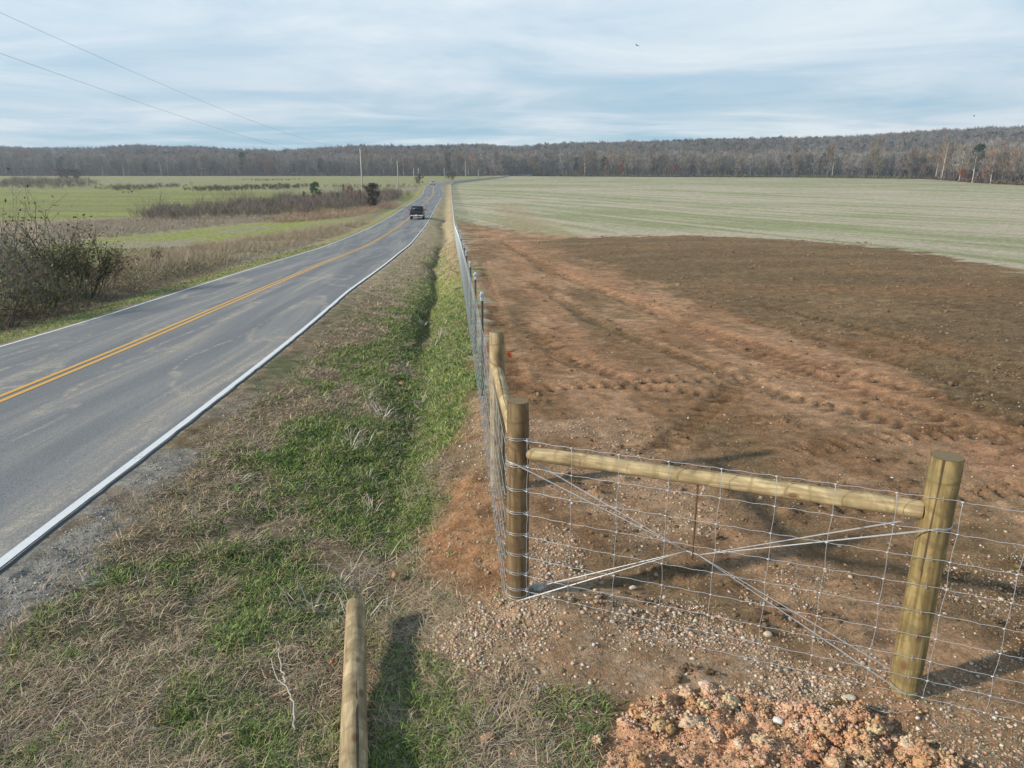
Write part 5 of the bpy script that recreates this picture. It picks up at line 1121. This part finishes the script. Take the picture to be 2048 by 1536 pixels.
edge_tree(1975, 20, 318, (.12, .09, .07), (.20, .11, .07), 'shrub', 'brown bush under the rightmost pale-trunked trees', 8, 380, .12)
edge_tree(1850, 24, 317, (.12, .09, .07), (.17, .115, .085), 'shrub', 'wide brown bush left of the white sycamores', 8, 380, .12)
edge_tree(1748, 74, 306, (.14, .12, .10), (.185, .14, .080), 'oak_tree', 'tall tree with olive-orange crown at the right of the field edge', 14, 620, .13)
edge_tree(1820, 64, 307, (.14, .12, .10), (.155, .105, .075), 'oak_tree', 'broad brown-crowned oak between the olive one and the sycamores', 14, 560, .13)
edge_tree(1655, 66, 308, (.15, .13, .11), (.19, .125, .075), 'oak_tree', 'warm orange-brown oak left of the tall olive-crowned tree', 12, 480, .13)
edge_tree(1590, 60, 309, (.15, .13, .11), (.165, .115, .075), 'oak_tree', 'brown oak standing out of grey woods over the middle of the right field', 12, 460, .13)
edge_tree(1470, 60, 310, (.15, .13, .11), (.18, .145, .11), 'oak_tree', 'grey-tan broad tree above the left half of the right field', 12, 440, .12)
edge_tree(1240, 26, 311, (.12, .09, .07), (.23, .085, .045), 'shrub', 'bright rust-red small tree at the foot of the woods', 6, 420, .14)
edge_tree(1212, 32, 312, (.12, .09, .07), (.19, .105, .065), 'shrub', 'dull reddish small tree left of the bright rust-red one', 5, 340, .14)
edge_tree(1164, 20, 313, (.12, .09, .07), (.17, .085, .05), 'shrub', 'dark red small tree at the foot of the woods nearest the bend', 5, 300, .14)
edge_tree(1073, 20, 314, (.12, .10, .06), (.19, .165, .06), 'shrub', 'yellow-olive small tree by the bridge end of the field', 6, 340, .14)
edge_tree(1350, 24, 315, (.12, .09, .07), (.17, .08, .05), 'shrub', 'brownish red small tree below the grey-tan broad tree', 7, 340, .14)
edge_tree(415, 44, 320, (.15, .13, .11), (.20, .13, .08), 'oak_tree', 'orange-brown oak in the woods above the far left field', 13, 460, .14, 3)
edge_tree(730, 52, 321, (.15, .13, .11), (.185, .13, .065), 'oak_tree', 'ochre-crowned oak rising behind the tallest utility pole', 15, 560, .15, 12)
edge_tree(993, 46, 322, (.15, .13, .11), (.20, .12, .065), 'oak_tree', 'orange oak in the woods left of the bridge', 9, 400, .13, 5)
edge_tree(931, 38, 323, WB, (.17, .15, .12), 'sycamore_tree', 'pale-trunked tree in the woods above the road bend', 8, 280, .09)
edge_tree(957, 34, 324, (.14, .12, .10), (.19, .155, .10), 'oak_tree', 'tan-crowned tree between the pale-trunked one and the orange oak', 9, 380, .13)
for k, px in enumerate((205, 247, 322)): edge_tree(px, 40, 330 + k, (.34, .32, .29), (.13, .12, .11), 'sycamore_tree', ['pale trunk in the dark woods nearest the two lone round trees', 'pale trunk in the woods above the three black birds', 'pale trunk in the woods left of the orange-brown oak'][k], 8, 260, .10)
# the rest of the front row: bare trees nothing tells apart
pro = []
for i in range(5):
    e = tree_from(PB[i], 0, 0, 1, (.12, .105, .09), tuple(mixa(GREYB, MAUVE, i / 4.)), 'bare_tree', 'plain bare grey tree in the front row of the far woods', 'bare trees in the front row of the far woods'); pro.append(e)
us = np.linspace(-.74, .70, 110) + rng.normal(0, .003, 110)
for i, u_ in enumerate(us):
    e = pro[i] if i < 5 else copy_tree(pro[rng.integers(0, 5)])
    y = float(forest_y(u_)) + rng.uniform(1, 9); x = u_ * y; s = rng.uniform(.66, .92)
    e.location = (x, y, float(H(np.array([x]), np.array([y]))[0])); e.rotation_euler = (0, 0, rng.uniform(0, 6.28)); e.scale = (s, s, s)
# low bridge where the road reaches the woods
bx, by = -1., 640.; e = empty('bridge', (bx, by, -4.6), 0, 'low flat bridge with dark opening where the road enters the woods', 'bridge')
M_con = mat('bridge_concrete', (.36, .35, .32), .85)
mb = MB(); mb.box((2, 4, .55), (34, 7, .5)); mb.build('deck', M_con, e)
mb = MB(); mb.box((2, .4, 1.25), (34, .25, .25)); mb.box((2, 7.6, 1.25), (34, .25, .25)); 
for q in range(12): mb.box((-14 + q * 2.9, .4, .95), (.25, .2, .6)); mb.box((-14 + q * 2.9, 7.6, .95), (.25, .2, .6))
mb.build('railing', M_con, e)
for q in (-12, 2, 16): mb = MB(); mb.box((q, 4, -.5), (1.2, 6, 1.6)); mb.build('pier', M_con, e)
# thin valley haze
mb = MB(); mb.box((0, 650, 55), (3400, 1500, 140)); hz = mb.build('haze', None)
hm = bpy.data.materials.new('haze_air'); hm.use_nodes = True; t = hm.node_tree; t.nodes.clear(); pv = N(t, 'ShaderNodeVolumePrincipled'); pv.inputs['Color'].default_value = (.78, .86, .95, 1); pv.inputs['Density'].default_value = .00030; pv.inputs['Anisotropy'].default_value = .2
ou = N(t, 'ShaderNodeOutputMaterial'); t.links.new(pv.outputs[0], ou.inputs['Volume']); hz.data.materials.clear(); hz.data.materials.append(hm); tag(hz, 'thin pale haze over the valley', 'haze', kind='stuff')
scene.cycles.volume_bounces = 0; scene.cycles.volume_step_rate = 4
print('TOTAL faces', sum(len(o.data.polygons) for o in scene.objects if o.type == 'MESH'))
